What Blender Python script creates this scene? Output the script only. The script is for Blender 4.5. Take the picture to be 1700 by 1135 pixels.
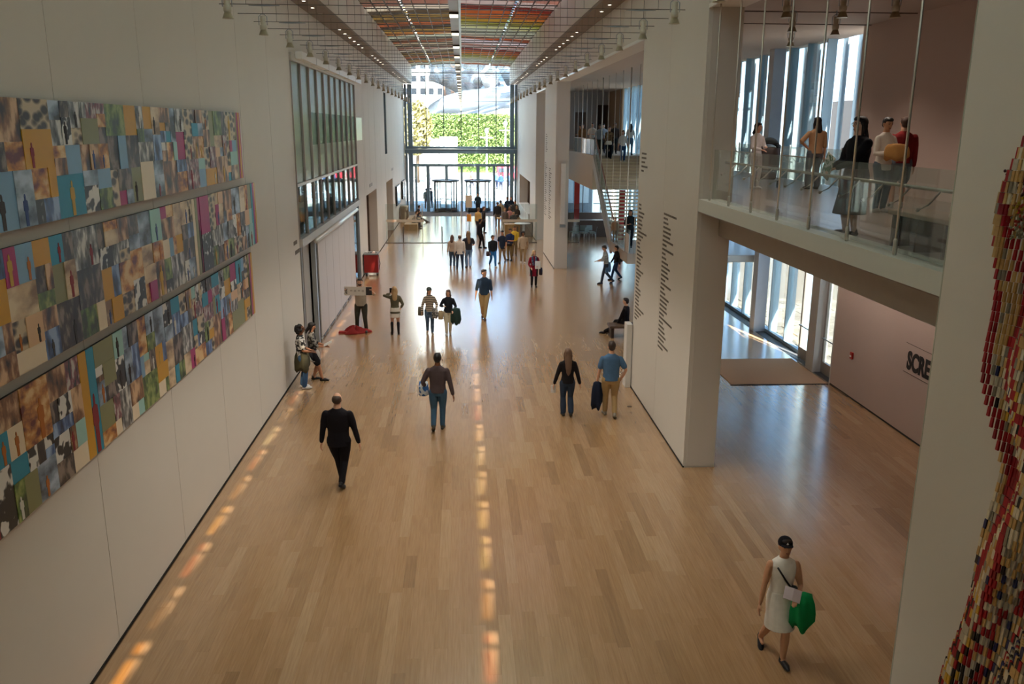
import bpy, bmesh, math, random
from mathutils import Vector, Matrix
R = math.radians
for o in list(bpy.data.objects): bpy.data.objects.remove(o)
scene = bpy.context.scene
col = scene.collection
# ------------------------------------------------------------------ camera
F, PIT, YAW, ROLL, H = 1410.94, .2466, .0579, .0049, 6.8
cam = bpy.data.cameras.new('camera'); cam.sensor_width = 36; cam.lens = 36*F/1700; cam.clip_end = 1500
camo = bpy.data.objects.new('camera', cam); col.objects.link(camo)
camo.matrix_world = Matrix.Translation((0, 0, H)) @ Matrix.Rotation(-YAW, 4, 'Z') @ Matrix.Rotation(math.pi/2-PIT, 4, 'X') @ Matrix.Rotation(ROLL, 4, 'Z')
scene.camera = camo
# ------------------------------------------------------------------ sky, sun, exposure
SUN_DIR = Vector((-1.9, 8.6, -11.5)).normalized()          # direction the light travels
w = bpy.data.worlds.new('world'); scene.world = w; w.use_nodes = True
wn = w.node_tree; bg = wn.nodes['Background']
sky = wn.nodes.new('ShaderNodeTexSky'); sky.sky_type = 'HOSEK_WILKIE'; sky.sun_direction = -SUN_DIR; sky.turbidity = 4.0; sky.ground_albedo = .4
wn.links.new(sky.outputs[0], bg.inputs[0]); bg.inputs[1].default_value = 6.0
sl = bpy.data.lights.new('sun', 'SUN'); sl.energy = 16.0; sl.angle = R(.55); sl.color = (1, .95, .87)
so = bpy.data.objects.new('sun', sl); col.objects.link(so)
so.rotation_euler = SUN_DIR.to_track_quat('-Z', 'Y').to_euler(); so.location = (20, -40, 60)
vs = scene.view_settings; vs.view_transform = 'Standard'; vs.look = 'None'; vs.gamma = 1; vs.use_curve_mapping = False
vs.exposure = 1.66
# ------------------------------------------------------------------ helpers
def lin(c):
    if isinstance(c, str):
        c = c.lstrip('#'); c = tuple(int(c[i:i+2], 16)/255 for i in (0, 2, 4))
    return tuple(v/12.92 if v <= .04045 else ((v+.055)/1.055)**2.4 for v in c)
MATS = {}
def mat(color, rough=.6, metal=0., var=.05, scale=6., bump=0., spec=.4, key=None, coat=0.):
    k = key or (color, rough, metal, var, scale, bump, spec, coat)
    if k in MATS: return MATS[k]
    m = bpy.data.materials.new('surface_%d' % len(MATS)); m.use_nodes = True; MATS[k] = m
    nt = m.node_tree; b = nt.nodes['Principled BSDF']; c = lin(color)
    b.inputs['Roughness'].default_value = rough; b.inputs['Metallic'].default_value = metal
    b.inputs['Specular IOR Level'].default_value = spec
    if coat: b.inputs['Coat Weight'].default_value = coat; b.inputs['Coat Roughness'].default_value = .15
    tc = nt.nodes.new('ShaderNodeTexCoord'); n = nt.nodes.new('ShaderNodeTexNoise')
    n.inputs['Scale'].default_value = scale; n.inputs['Detail'].default_value = 3
    nt.links.new(tc.outputs['Object'], n.inputs['Vector'])
    r = nt.nodes.new('ShaderNodeMix'); r.data_type = 'RGBA'
    r.inputs[6].default_value = tuple(v*(1-var) for v in c)+(1,); r.inputs[7].default_value = tuple(min(1, v*(1+var)) for v in c)+(1,)
    nt.links.new(n.outputs['Fac'], r.inputs[0]); nt.links.new(r.outputs[2], b.inputs['Base Color'])
    if bump:
        bp = nt.nodes.new('ShaderNodeBump'); bp.inputs['Strength'].default_value = bump; bp.inputs['Distance'].default_value = .01
        nt.links.new(n.outputs['Fac'], bp.inputs['Height']); nt.links.new(bp.outputs[0], b.inputs['Normal'])
    return m
def emit(color, strength):
    k = ('emit', color, strength)
    if k in MATS: return MATS[k]
    m = bpy.data.materials.new('lamp_face_%d' % len(MATS)); m.use_nodes = True; MATS[k] = m
    b = m.node_tree.nodes['Principled BSDF']; b.inputs['Base Color'].default_value = lin(color)+(1,)
    b.inputs['Emission Color'].default_value = lin(color)+(1,); b.inputs['Emission Strength'].default_value = strength
    return m
def glass(tint='#eef6f6', refl=.08, rough=.02, boost=1., key=None, haze=0.):
    """thin pane: transparent with a fresnel-like reflection, and a share of pale haze"""
    k = ('glass', tint, refl, rough, boost, haze)
    if k in MATS: return MATS[k]
    m = bpy.data.materials.new('glass_%d' % len(MATS)); m.use_nodes = True; MATS[k] = m
    nt = m.node_tree; nt.nodes.clear(); out = nt.nodes.new('ShaderNodeOutputMaterial')
    t = nt.nodes.new('ShaderNodeBsdfTransparent'); t.inputs[0].default_value = lin(tint)+(1,)
    g = nt.nodes.new('ShaderNodeBsdfGlossy'); g.inputs['Roughness'].default_value = rough; g.inputs[0].default_value = (1, 1, 1, 1)
    lw = nt.nodes.new('ShaderNodeLayerWeight'); lw.inputs[0].default_value = .25
    ma = nt.nodes.new('ShaderNodeMath'); ma.operation = 'MULTIPLY_ADD'; ma.inputs[1].default_value = .5*boost; ma.inputs[2].default_value = refl
    ma.use_clamp = True
    mx = nt.nodes.new('ShaderNodeMixShader')
    nt.links.new(lw.outputs['Fresnel'], ma.inputs[0]); nt.links.new(ma.outputs[0], mx.inputs[0])
    src = t.outputs[0]
    if haze:
        d = nt.nodes.new('ShaderNodeBsdfDiffuse'); d.inputs[0].default_value = lin('#d8dedd')+(1,)
        m2 = nt.nodes.new('ShaderNodeMixShader'); m2.inputs[0].default_value = haze
        nt.links.new(t.outputs[0], m2.inputs[1]); nt.links.new(d.outputs[0], m2.inputs[2]); src = m2.outputs[0]
    nt.links.new(src, mx.inputs[1]); nt.links.new(g.outputs[0], mx.inputs[2]); nt.links.new(mx.outputs[0], out.inputs[0])
    return m
def sheet(color, trans=.6, clear=0., mix=1.):
    """translucent roof / screen sheet: diffuse reflection plus diffuse transmission, share 'clear' is see-through"""
    k = ('sheet', color, trans, clear)
    if k in MATS: return MATS[k]
    m = bpy.data.materials.new('sheet_%d' % len(MATS)); m.use_nodes = True; MATS[k] = m
    nt = m.node_tree; nt.nodes.clear(); out = nt.nodes.new('ShaderNodeOutputMaterial'); c = lin(color)+(1,)
    tc = nt.nodes.new('ShaderNodeTexCoord'); n = nt.nodes.new('ShaderNodeTexNoise'); n.inputs['Scale'].default_value = 2.5
    nt.links.new(tc.outputs['Object'], n.inputs['Vector'])
    r = nt.nodes.new('ShaderNodeMix'); r.data_type = 'RGBA'; r.inputs[6].default_value = tuple(v*.9 for v in c[:3])+(1,); r.inputs[7].default_value = c
    nt.links.new(n.outputs['Fac'], r.inputs[0])
    d = nt.nodes.new('ShaderNodeBsdfDiffuse'); t = nt.nodes.new('ShaderNodeBsdfTranslucent')
    nt.links.new(r.outputs[2], d.inputs[0]); nt.links.new(r.outputs[2], t.inputs[0])
    mx = nt.nodes.new('ShaderNodeMixShader'); mx.inputs[0].default_value = trans
    nt.links.new(d.outputs[0], mx.inputs[1]); nt.links.new(t.outputs[0], mx.inputs[2]); last = mx
    if clear:
        tr = nt.nodes.new('ShaderNodeBsdfTransparent'); tr.inputs[0].default_value = c
        m2 = nt.nodes.new('ShaderNodeMixShader'); m2.inputs[0].default_value = clear
        nt.links.new(mx.outputs[0], m2.inputs[1]); nt.links.new(tr.outputs[0], m2.inputs[2]); last = m2
    nt.links.new(last.outputs[0], out.inputs[0])
    return m
class MB:
    def __init__(s): s.v = []; s.f = []; s.sm = []
    def add(s, vs, fs, smooth=False):
        n = len(s.v); s.v += [tuple(p) for p in vs]; s.f += [tuple(i+n for i in f) for f in fs]; s.sm += [smooth]*len(fs); return s
    def box(s, x0, x1, y0, y1, z0, z1):
        if x0 > x1: x0, x1 = x1, x0
        if y0 > y1: y0, y1 = y1, y0
        if z0 > z1: z0, z1 = z1, z0
        return s.add([(x0,y0,z0),(x1,y0,z0),(x1,y1,z0),(x0,y1,z0),(x0,y0,z1),(x1,y0,z1),(x1,y1,z1),(x0,y1,z1)],
                     [(0,3,2,1),(4,5,6,7),(0,1,5,4),(1,2,6,5),(2,3,7,6),(3,0,4,7)])
    def hexa(s, p):      # eight corners, bottom four then top four
        return s.add(p, [(0,3,2,1),(4,5,6,7),(0,1,5,4),(1,2,6,5),(2,3,7,6),(3,0,4,7)])
    def rings(s, rings, smooth=True, cap=True):
        n = len(rings[0]); vs = [p for r in rings for p in r]; fs = []
        for i in range(len(rings)-1):
            for j in range(n):
                k = (j+1) % n
                fs.append((i*n+j, i*n+k, (i+1)*n+k, (i+1)*n+j))
        if cap: fs.append(tuple(reversed(range(n)))); fs.append(tuple(range((len(rings)-1)*n, len(rings)*n)))
        return s.add(vs, fs, smooth)
    def tube(s, pts, rad, n=8, smooth=True, flat=1., up=None):
        pts = [Vector(p) for p in pts]
        if not isinstance(rad, (list, tuple)): rad = [rad]*len(pts)
        rr = []
        for i, p in enumerate(pts):
            d = (pts[min(i+1, len(pts)-1)]-pts[max(i-1, 0)])
            if d.length < 1e-9: d = Vector((0, 0, 1))
            d.normalize()
            a = Vector(up) if up else (Vector((1, 0, 0)) if abs(d.x) < .8 else Vector((0, 1, 0)))
            u = (a-d*a.dot(d)).normalized(); v = d.cross(u)
            rr.append([p+u*(math.cos(2*math.pi*j/n)*rad[i])+v*(math.sin(2*math.pi*j/n)*rad[i]*flat) for j in range(n)])
        return s.rings(rr, smooth)
    def capsule(s, pts, rad, n=10, flat=1., up=None):
        """tube with rounded ends"""
        pts = [Vector(p) for p in pts]; rad = list(rad) if isinstance(rad, (list, tuple)) else [rad]*len(pts)
        d0 = (pts[0]-pts[1]).normalized(); d1 = (pts[-1]-pts[-2]).normalized()
        P = [pts[0]+d0*rad[0]*.98, pts[0]+d0*rad[0]*.7]+pts+[pts[-1]+d1*rad[-1]*.7, pts[-1]+d1*rad[-1]*.98]
        Q = [rad[0]*.2, rad[0]*.72]+rad+[rad[-1]*.72, rad[-1]*.2]
        return s.tube(P, Q, n, True, flat, up)
    def ball(s, c, r, n=12, m=8):
        c = Vector(c); r = r if isinstance(r, (tuple, list)) else (r, r, r); rr = []
        for i in range(m+1):
            a = math.pi*min(max(i/m, .02), .98); rr.append([(c.x+r[0]*math.sin(a)*math.cos(2*math.pi*j/n), c.y+r[1]*math.sin(a)*math.sin(2*math.pi*j/n), c.z-r[2]*math.cos(a)) for j in range(n)])
        return s.rings(rr)
    def loft(s, secs, n=16):
        """secs: (x, y, z, rx, ry)"""
        return s.rings([[(x+rx*math.cos(2*math.pi*j/n), y+ry*math.sin(2*math.pi*j/n), z) for j in range(n)] for x, y, z, rx, ry in secs])
    def lathe(s, prof, c=(0, 0, 0), n=16):
        return s.loft([(c[0], c[1], c[2]+z, r, r) for r, z in prof], n)
    def xf(s, M): s.v = [tuple(M @ Vector(p)) for p in s.v]; return s
    def mesh(s, m=None):
        me = bpy.data.meshes.new('mesh'); me.from_pydata(s.v, [], s.f)
        me.polygons.foreach_set('use_smooth', s.sm)
        if m: me.materials.append(m)
        me.update(); return me
    def build(s, name, m, parent=None, loc=None):
        o = bpy.data.objects.new(name, s.mesh(m)); col.objects.link(o)
        if parent: o.parent = parent
        if loc: o.location = loc
        return o
def link(name, me, parent=None, loc=(0, 0, 0), rz=0):
    o = bpy.data.objects.new(name, me); col.objects.link(o); o.parent = parent; o.location = loc; o.rotation_euler = (0, 0, rz); return o
def empty(name, loc=(0, 0, 0), rz=0):
    o = bpy.data.objects.new(name, None); o.empty_display_size = .1; col.objects.link(o); o.location = loc; o.rotation_euler = (0, 0, rz); return o
def tag(o, label=None, cat=None, group=None, kind=None):
    if label: o['label'] = label
    if cat: o['category'] = cat
    if group: o['group'] = group
    if kind: o['kind'] = kind
    return o
def struct(o, label=None): o['kind'] = 'structure'; (label and o.__setitem__('label', label)); return o
def bevel(o, wd=.004, seg=1):
    b = o.modifiers.new('edge', 'BEVEL'); b.width = wd; b.segments = seg; b.limit_method = 'ANGLE'; return o
def ray(px, py):
    u = (px-850)/F; v = (py-567.5)/F; c, s = math.cos(ROLL), math.sin(ROLL); u, v = c*u+s*v, -s*u+c*v
    yc = math.cos(PIT)-v*math.sin(PIT); z = -math.sin(PIT)-v*math.cos(PIT)
    return Vector((u*math.cos(YAW)+yc*math.sin(YAW), -u*math.sin(YAW)+yc*math.cos(YAW), z))
def at(px, py, X=None, Y=None, Z=None):
    d = ray(px, py); t = X/d.x if X is not None else Y/d.y if Y is not None else (Z-H)/d.z
    return d*t+Vector((0, 0, H))
XL, XR, XR2, XB, XG = -4.716, 4.5, 5.15, 10.05, 10.42
MOD = 2.85
def J(k): return 10.51+MOD*k
YE, YB = 71.8, -4.2          # far glazing, wall behind the camera
Z2, ZC2, ZHEAD, ZS, ZR = 5.35, 9.3, 8.95, 10.2, 11.6
rnd = random.Random(7)
# ================================================================== STRUCTURE
WHITE = mat('#d8d1c6', .55, var=.025, scale=1.2, spec=.3)
WHITE2 = mat('#d3ccc2', .6, var=.03, scale=.8, spec=.3)
JOINT = mat('#3c3a37', .8)
DARK = mat('#23211f', .6)
ALU = mat('#9aa3a8', .35, metal=.6, var=.03)
STEELBLUE = mat('#7f97a6', .4, metal=.3, var=.04)
BRONZE = mat('#8b7a69', .5, metal=.35, var=.12, scale=3)
# ---- floor: oak planks over a dark subfloor
def wood_mat():
    m = bpy.data.materials.new('oak_planks'); m.use_nodes = True; nt = m.node_tree; b = nt.nodes['Principled BSDF']
    tc = nt.nodes.new('ShaderNodeTexCoord'); mp = nt.nodes.new('ShaderNodeMapping'); mp.inputs['Scale'].default_value = (26, 1.3, 1)
    nt.links.new(tc.outputs['Object'], mp.inputs[0])
    oi = nt.nodes.new('ShaderNodeObjectInfo'); ge = nt.nodes.new('ShaderNodeNewGeometry')
    ad = nt.nodes.new('ShaderNodeMath'); ad.operation = 'ADD'; fr = nt.nodes.new('ShaderNodeMath'); fr.operation = 'FRACT'
    nt.links.new(oi.outputs['Random'], ad.inputs[0]); nt.links.new(ge.outputs['Random Per Island'], ad.inputs[1]); nt.links.new(ad.outputs[0], fr.inputs[0])
    cr = nt.nodes.new('ShaderNodeValToRGB'); e = cr.color_ramp
    e.elements[0].color = lin('#9c7a55')+(1,); e.elements[1].color = lin('#b8966f')+(1,)
    for p, c in ((.08, '#a8845c'), (.4, '#ae8961'), (.8, '#b28d66')): x = e.elements.new(p); x.color = lin(c)+(1,)
    nt.links.new(fr.outputs[0], cr.inputs[0])
    no = nt.nodes.new('ShaderNodeTexNoise'); no.noise_dimensions = '4D'; no.inputs['Scale'].default_value = 1.6; no.inputs['Detail'].default_value = 6
    mu = nt.nodes.new('ShaderNodeMath'); mu.operation = 'MULTIPLY'; mu.inputs[1].default_value = 60
    nt.links.new(fr.outputs[0], mu.inputs[0]); nt.links.new(mu.outputs[0], no.inputs['W']); nt.links.new(mp.outputs[0], no.inputs['Vector'])
    hs = nt.nodes.new('ShaderNodeMix'); hs.data_type = 'RGBA'; hs.blend_type = 'MULTIPLY'; hs.inputs[0].default_value = .5
    c2 = nt.nodes.new('ShaderNodeValToRGB'); c2.color_ramp.elements[0].position = .3; c2.color_ramp.elements[0].color = (.62, .56, .5, 1); c2.color_ramp.elements[1].position = .7; c2.color_ramp.elements[1].color = (1.1, 1.1, 1.1, 1)
    nt.links.new(no.outputs['Fac'], c2.inputs[0]); nt.links.new(cr.outputs[0], hs.inputs[6]); nt.links.new(c2.outputs[0], hs.inputs[7])
    nt.links.new(hs.outputs[2], b.inputs['Base Color'])
    b.inputs['Roughness'].default_value = .33; b.inputs['Specular IOR Level'].default_value = .5; b.inputs['Coat Weight'].default_value = 1.; b.inputs['Coat Roughness'].default_value = .19; b.inputs['Coat IOR'].default_value = 1.8
    ra = nt.nodes.new('ShaderNodeMapRange'); ra.inputs[3].default_value = .22; ra.inputs[4].default_value = .26
    nt.links.new(no.outputs['Fac'], ra.inputs[0]); nt.links.new(ra.outputs[0], b.inputs['Roughness'])
    return m
WOOD = wood_mat()
floor = struct(MB().box(XL-.6, XG+.05, YB, YE, -.25, -.022).build('floor', mat('#6a4f36', .8)), 'oak plank floor of the long hall')
PW = .177
rows = []
planks = []
x = XL+.03; i = 0
rr = random.Random(3)
while x < XB+.3:
    x1 = x+PW; y = YB-rr.random()*1.8; ymax = YE-4.0 if x < XR2 else 58.
    if x > 7.1 and x < XB: pass
    while y < ymax:
        L = rr.choice([1.0, 1.2, 1.5, 1.5, 1.8, 1.8, 2.1, 2.4])
        planks.append((x, max(y, YB), min(y+L, ymax))); y += L
    x = x1
def scrsize(p):
    cx, cy = p[0]+PW/2, (p[1]+p[2])/2
    d = Vector((cx, cy, -H)); fwd = Vector((math.sin(YAW)*math.cos(PIT), math.cos(YAW)*math.cos(PIT), -math.sin(PIT)))
    z = d.dot(fwd)
    if z < 2: return 0
    up = Vector((math.sin(YAW)*math.sin(PIT), math.cos(YAW)*math.sin(PIT), math.cos(PIT)))
    v = 567-F*d.dot(up)/z; u = 850+F*d.dot(Vector((math.cos(YAW), -math.sin(YAW), 0)))/z
    if v > 1160 or u < -40 or u > 1740 or (cx > XR-.05 and cy < 7.7) or cx > XB: return 0
    return 1/z
planks.sort(key=scrsize, reverse=True)
PMESH = {}
for p in planks[:300]:
    L = round(p[2]-p[1], 3)
    if L not in PMESH: PMESH[L] = MB().box(.0004, PW-.0004, .0004, L-.0004, -.02, 0).mesh(WOOD)
    link('plank', PMESH[L], floor, (p[0], p[1], 0))
b = MB()
for p in planks[300:]:
    if p[2]-p[1] > .02: b.box(p[0]+.0003, p[0]+PW-.0003, p[1]+.0003, p[2]-.0003, -.02, 0)
o = b.build('planks_beyond', WOOD, floor); o['kind'] = 'stuff'
struct(MB().box(XL, XR, YE-4.0, YE, -.022, .004).build('floor_entrance', mat('#6c6463', .85, var=.2, scale=40, bump=.3)), 'dark grey entrance matting in front of the far glass doors')
struct(MB().box(XB+.02, XG, J(4), 60, -.02, .006).build('floor_threshold', mat('#3f4143', .5, var=.2, scale=3)), 'dark stone strip along the glass side wall')
# ---- panelled walls parallel to the hall
def wall_x(name, xface, side, Y0, Y1, Z1, openings, thick, label, m=WHITE, z0=0.):
    """side: +1 means the wall body lies at larger x"""
    root = MB()
    ys = sorted({Y0, Y1} | {v for o_ in openings for v in o_[:2]} | {J(k) for k in range(-6, 23) if Y0+.05 < J(k) < Y1-.05})
    for a, c in zip(ys, ys[1:]):
        mid = (a+c)/2; spans = [(z0, Z1)]
        for (oa, ob, za, zb) in openings:
            if oa < mid < ob:
                ns = []
                for s0, s1 in spans:
                    if zb <= s0 or za >= s1: ns.append((s0, s1)); continue
                    if za > s0: ns.append((s0, za))
                    if zb < s1: ns.append((zb, s1))
                spans = ns
        for s0, s1 in spans: root.box(xface+side*.02, xface+side*thick, a, c, s0, s1)
        rows.append((a, c, spans))
        for s0, s1 in spans: PAN.append((name, a, c, s0, s1, xface, side))
    o = struct(root.build(name, JOINT if thick < .2 else m), label)
    for (nm, a, c, s0, s1, xf, sd) in [p for p in PAN if p[0] == name]:
        g = .007; za = s0+(.035 if s0 < .01 else 0)
        x0, x1 = (xf, xf+.019) if sd > 0 else (xf-.019, xf)
        MB().box(x0, x1, a+g, c-g, za, s1).build('panel', m, o)
    return o
PAN = []
wall_x('wall_left', XL, -1, YB, YE, ZS+.1, [(J(5), J(10), 0, 8.78), (42.4, 47.5, 0, 3.55), (53.5, 55.2, 5.2, 8.85), (53.6, 58.4, 0, 3.5)], .45, 'tall white panelled wall carrying the collage artwork')
struct(MB().box(XL-.02, XL+.012, YB, J(5), 0, .03).box(XL-.02, XL+.012, J(10), 42.4, 0, .03).box(XL-.02, XL+.012, 47.5, 53.6, 0, .03).box(XL-.02, XL+.012, 58.4, YE, 0, .03).build('baseboard_left', DARK), 'thin dark shadow gap at the foot of the artwork wall')
wall_x('wall_right', XR, 1, YB, YE, ZS+.1, [(J(-1), J(2), 0, ZHEAD), (J(4), J(11), 0, ZHEAD), (J(13), J(15), 0, 8.85), (57.6, 68.3, 0, 3.3)], XR2-XR, 'white panelled wall with tall openings and pillars')
struct(MB().box(XR-.012, XR+.02, J(2), J(4), 0, .03).box(XR-.012, XR+.02, YB, J(-1), 0, .03).box(XR-.012, XR+.02, J(11), J(13), 0, .03).box(XR-.012, XR+.02, J(15), 57.6, 0, .03).build('baseboard_right', DARK), 'thin dark shadow gap at the foot of the pillars')
struct(MB().box(XL-.6, XB+.4, YB-.3, YB, -.2, ZR+.3).build('wall_back', WHITE2), 'white wall closing the hall behind the viewer')
# pale corner trims on the pillar ends that face the viewer
for n_, yv in enumerate((J(2), J(11))):
    struct(MB().box(XR+.075, XR2-.004, yv-.012, yv, .035, ZHEAD).build('trim_%d' % (n_+1), WHITE2), 'flat white end panel of the pillar')
struct(MB().box(XR-.0, XR2, J(-1)-.0, J(-1)+.014, .03, ZHEAD).build('trim_3', mat('#b9bba9', .5)), 'pale edge trim of the pillar beside the tapestry')
# bright reveals under the opening heads (thin metal edge)
EDGE = mat('#efece4', .3, metal=.2)
for n_, (a, c) in enumerate(((J(-1), J(2)), (J(4), J(11)), (J(13), J(15)))):
    struct(MB().box(XR-.01, XR+.03, a, c, ZHEAD-(.1 if n_ == 2 else 0)-.02, ZHEAD-(.1 if n_ == 2 else 0)+.05).build('trim_%d' % (n_+4), EDGE), 'bright metal edge along the opening head')
# ---- upper storey on the right side
struct(MB().box(XR2, XB-.25, YB, J(4), Z2-.5, Z2).box(7.0, XB-.25, J(4), 31, Z2-.5, Z2).box(XR+.02, XR2, J(-1)+.02, J(2)-.02, Z2-.1, Z2).box(XB-.25, XB, YB, J(4), Z2-.5, Z2).build('floor_upper', mat('#8d7c70', .3, var=.15, scale=3, spec=.5)), 'brown timber floor of the upper gallery')
struct(MB().box(XR-.0, XR+.42, J(-1)+.016, J(2)-.014, 5.27, 5.5).build('trim_7', mat('#cfd0c6', .5, var=.02)), 'pale kerb along the gallery edge')
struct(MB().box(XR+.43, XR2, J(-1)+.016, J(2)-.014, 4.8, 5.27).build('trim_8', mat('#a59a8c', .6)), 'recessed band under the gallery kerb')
struct(MB().box(XR2, XB, YB, J(4), Z2-.56, Z2-.5).box(7.0, XB, J(4), 31, Z2-.56, Z2-.5).build('ceiling_lower', WHITE2), 'white ceiling under the gallery')
struct(MB().box(XR2, XG+.4, YB, 62, ZC2, ZC2+.25).build('ceiling_upper', mat('#b9a99c', .7, var=.03)), 'ceiling over the upper gallery')
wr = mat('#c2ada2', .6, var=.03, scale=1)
struct(MB().box(XB, XB+.4, YB, J(4)-.0, 0, Z2-.5).box(XB, XB+.4, YB, J(4), Z2-.5, ZC2).build('wall_side', wr), 'plain pinkish wall behind the gallery')
struct(MB().box(XB-.004, XB, YB, J(4), 0, .04).build('baseboard_side', DARK), 'dark shadow gap under the lettered wall')
# far end of the stair hall
struct(MB().box(5.9, XG+.4, 62, 62.3, 4.0, ZC2).build('wall_far_upper', mat('#b9b2ae', .6)), 'grey wall behind the people on the landing')
struct(MB().box(XG, XG+.4, 57, 62, 4, ZC2).build('wall_far_side', mat('#a5805c', .6)), 'brown wall beside the landing')
struct(MB().box(8.0, 8.75, 61.93, 62, Z2, 7.9).build('door_1', mat('#6f5f57', .6)), 'dark doorway in the grey landing wall')
struct(MB().box(9.6, 10.38, 61.93, 62, Z2, 8.4).build('door_2', mat('#4c3526', .6)), 'dark brown door in the landing wall')
# room behind the coat check doorway
struct(MB().box(XR2, 6.6, 57.3, 57.5, 0, 3.45).box(6.5, 6.6, 57.5, 68.5, 0, 3.45).box(XR2, 6.6, 68.5, 68.7, 0, 3.45).box(XR2, 6.6, 57.3, 68.7, 3.45, 3.6).build('wall_alcove', mat('#b09a88', .6)), 'beige alcove behind the ticket counter')
# left doorways: rooms behind
struct(MB().box(-9, XL-.45, 42.0, 42.2, 0, 4).box(-9, XL-.45, 47.9, 48.1, 0, 4).box(-9.2, -9, 42, 48.1, 0, 4).box(-9, XL-.45, 42, 48.1, 3.9, 4).build('wall_room_a', mat('#b3a298', .6)), 'beige room behind the first doorway')
struct(MB().box(-7, XL-.45, 53.2, 53.4, 0, 4).box(-7, XL-.45, 58.6, 58.8, 0, 4).box(-7.2, -7, 53.2, 58.8, 0, 4).box(-7, XL-.45, 53.2, 58.8, 3.9, 4).build('wall_room_b', mat('#a2907c', .6)), 'brown room behind the second doorway')
struct(MB().box(-9.2, XL-.45, 42, 58.8, -.2, -.01).build('floor_rooms', mat('#a98a68', .4, var=.1)), 'floor of the rooms behind the doorways')
# ---- hall top: bronze soffits, white fascias, roof slabs outside
XF0, XF1 = -4.02, 3.88
for nm, x0, x1 in (('ceiling_soffit_left', XL-.4, XF0), ('ceiling_soffit_right', XF1, XR2+.3)):
    struct(MB().box(x0, x1, YB, YE, ZS, ZS+.08).build(nm, BRONZE), 'bronze soffit strip with small downlights')
for nm, xa, xb in (('wall_fascia_left', XF0-.08, XF0), ('wall_fascia_right', XF1, XF1+.08)):
    fo = struct(MB().box(xa, xb, YB, YE, ZS+.08, ZR+.25).build(nm, JOINT), 'white upstand between soffit and glass roof')
    for k in range(-10, 44):
        y0, y1 = J(k/2), J((k+1)/2)
        if y0 < YB or y1 > YE+.1: continue
        MB().box(xa-.02 if xa > 0 else xb, xa if xa > 0 else xb+.02, y0+.005, y1-.005, ZS+.085, ZR-.02).build('panel', WHITE, fo)
ROOFM = mat('#8c8c88', .8)
struct(MB().box(XL-.8, XF0-.085, YB-.3, YE, ZS+.1, ZR+.3).build('ceiling_roof_left', ROOFM), 'opaque roof strip over the soffit of the artwork wall')
struct(MB().box(XF1+.09, XR2+.4, YB-.3, YE, ZS+.12, ZR+.3).build('ceiling_roof_right', ROOFM), 'opaque roof strip over the soffit of the pillar wall')
struct(MB().box(XR2, XG+.6, YB-.3, 62, ZC2+.26, ZC2+.5).build('ceiling_roof_side', ROOFM), 'opaque roof over the gallery')
# downlights along the soffits
LAMP = emit('#fff2dc', 3)
dl = MB().lathe([(.07, 0), (.07, .012), (.055, .014)], n=12).mesh(mat('#d8d2c4', .4))
df = MB().lathe([(.001, -.002), (.045, -.002), (.045, .002), (.001, .002)], n=12).mesh(LAMP)
for sx, wd in ((-4.36, 'artwork'), (4.2, 'pillar')):
    for k in range(0, 43):
        yv = J(k/2)+.7
        if yv > YE-.5 or (k % 8 in (5, 6)): continue
        t = empty('downlight', (sx, yv, ZS-.014))
        tag(t, 'small round downlight recessed in the bronze soffit above the %s wall' % wd, 'downlight', 'downlights in the %s soffit' % wd)
        link('lens', df, link('rim', dl, t))
# ---- glass roof: tinted translucent panels, dark bars, slots
tints_l = ['#c9c4ba', '#7d7468', '#a3926a', '#8e8068', '#b58468', '#6f6a64', '#ab9a6c', '#b8936c', '#c3cabf', '#8e8a80', '#a87a62', '#b4ad9c', '#8d8578', '#a98e84']
tints_r = ['#b0765a', '#c2bcc0', '#c8c4c6', '#b3968e', '#bfb6b4', '#8f5552', '#b07a58', '#b4855a', '#ad9858', '#a0a368', '#b8ba9c', '#b4b8ae', '#a5aaa2', '#b8b4aa']
roof = struct(empty('ceiling'), 'glass roof of coloured translucent panels above the hall')
for k in range(-10, 43):
    y0, y1 = J(k/2), J((k+1)/2)
    if y0 < YB: continue
    for half, tl in ((0, tints_l), (1, tints_r)):
        c = tl[(k+half*5+9) % len(tl)] if y0 > 24 else ('#cfd6cf', '#c4cac6', '#d2d2c8')[k % 3]
        for a, d in (((-4.02, -2.51), (-2.37, -.1)) if half == 0 else ((-.1, 2.17), (2.31, 3.88))):
            z0, z1 = ZR+.1, ZR-.02
            def zz(xx): return .22*(1-abs(xx+.08)/4)
            me = MB().hexa([(a, y0-.1, z0+zz(a)), (d, y0-.1, z0+zz(d)), (d, y1-.01, z1+zz(d)), (a, y1-.01, z1+zz(a)),
                            (a, y0-.1, z0+.012+zz(a)), (d, y0-.1, z0+.012+zz(d)), (d, y1-.01, z1+.012+zz(d)), (a, y1-.01, z1+.012+zz(a))])
            me.build('roof_panel', sheet(c, .3), roof)
    # slots that let sunlight through: a long and a short clear pane per bay, a metal cover between
    for sx in (-2.44, 2.24):
        zt = ZR+.2
        for (a, c_) in ((.71, .84), (1.09, 1.425)):
            MB().box(sx-.12, sx+.12, y0+a, y0+c_, zt, zt+.01).build('slot_cover', DARK, roof)
        tint = tints_l[(k+9) % 14] if sx < 0 else tints_r[(k+14) % 14]
        for (a, c_) in ((0., .71), (.84, 1.09)):
            MB().box(sx-.07, sx+.07, y0+a, y0+c_, zt-.01, zt-.004).build('slot_pane', glass({'#7d7468': '#b09c60', '#a3926a': '#b09a58', '#6f6a64': '#a89c78'}.get(tint, None) or '#%02x%02x%02x' % tuple(min(255, int(int(tint[i:i+2], 16)*.68+24)) for i in (1, 3, 5)), .04), roof)
BAR = mat('#5a5650', .5, metal=.4)
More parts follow.
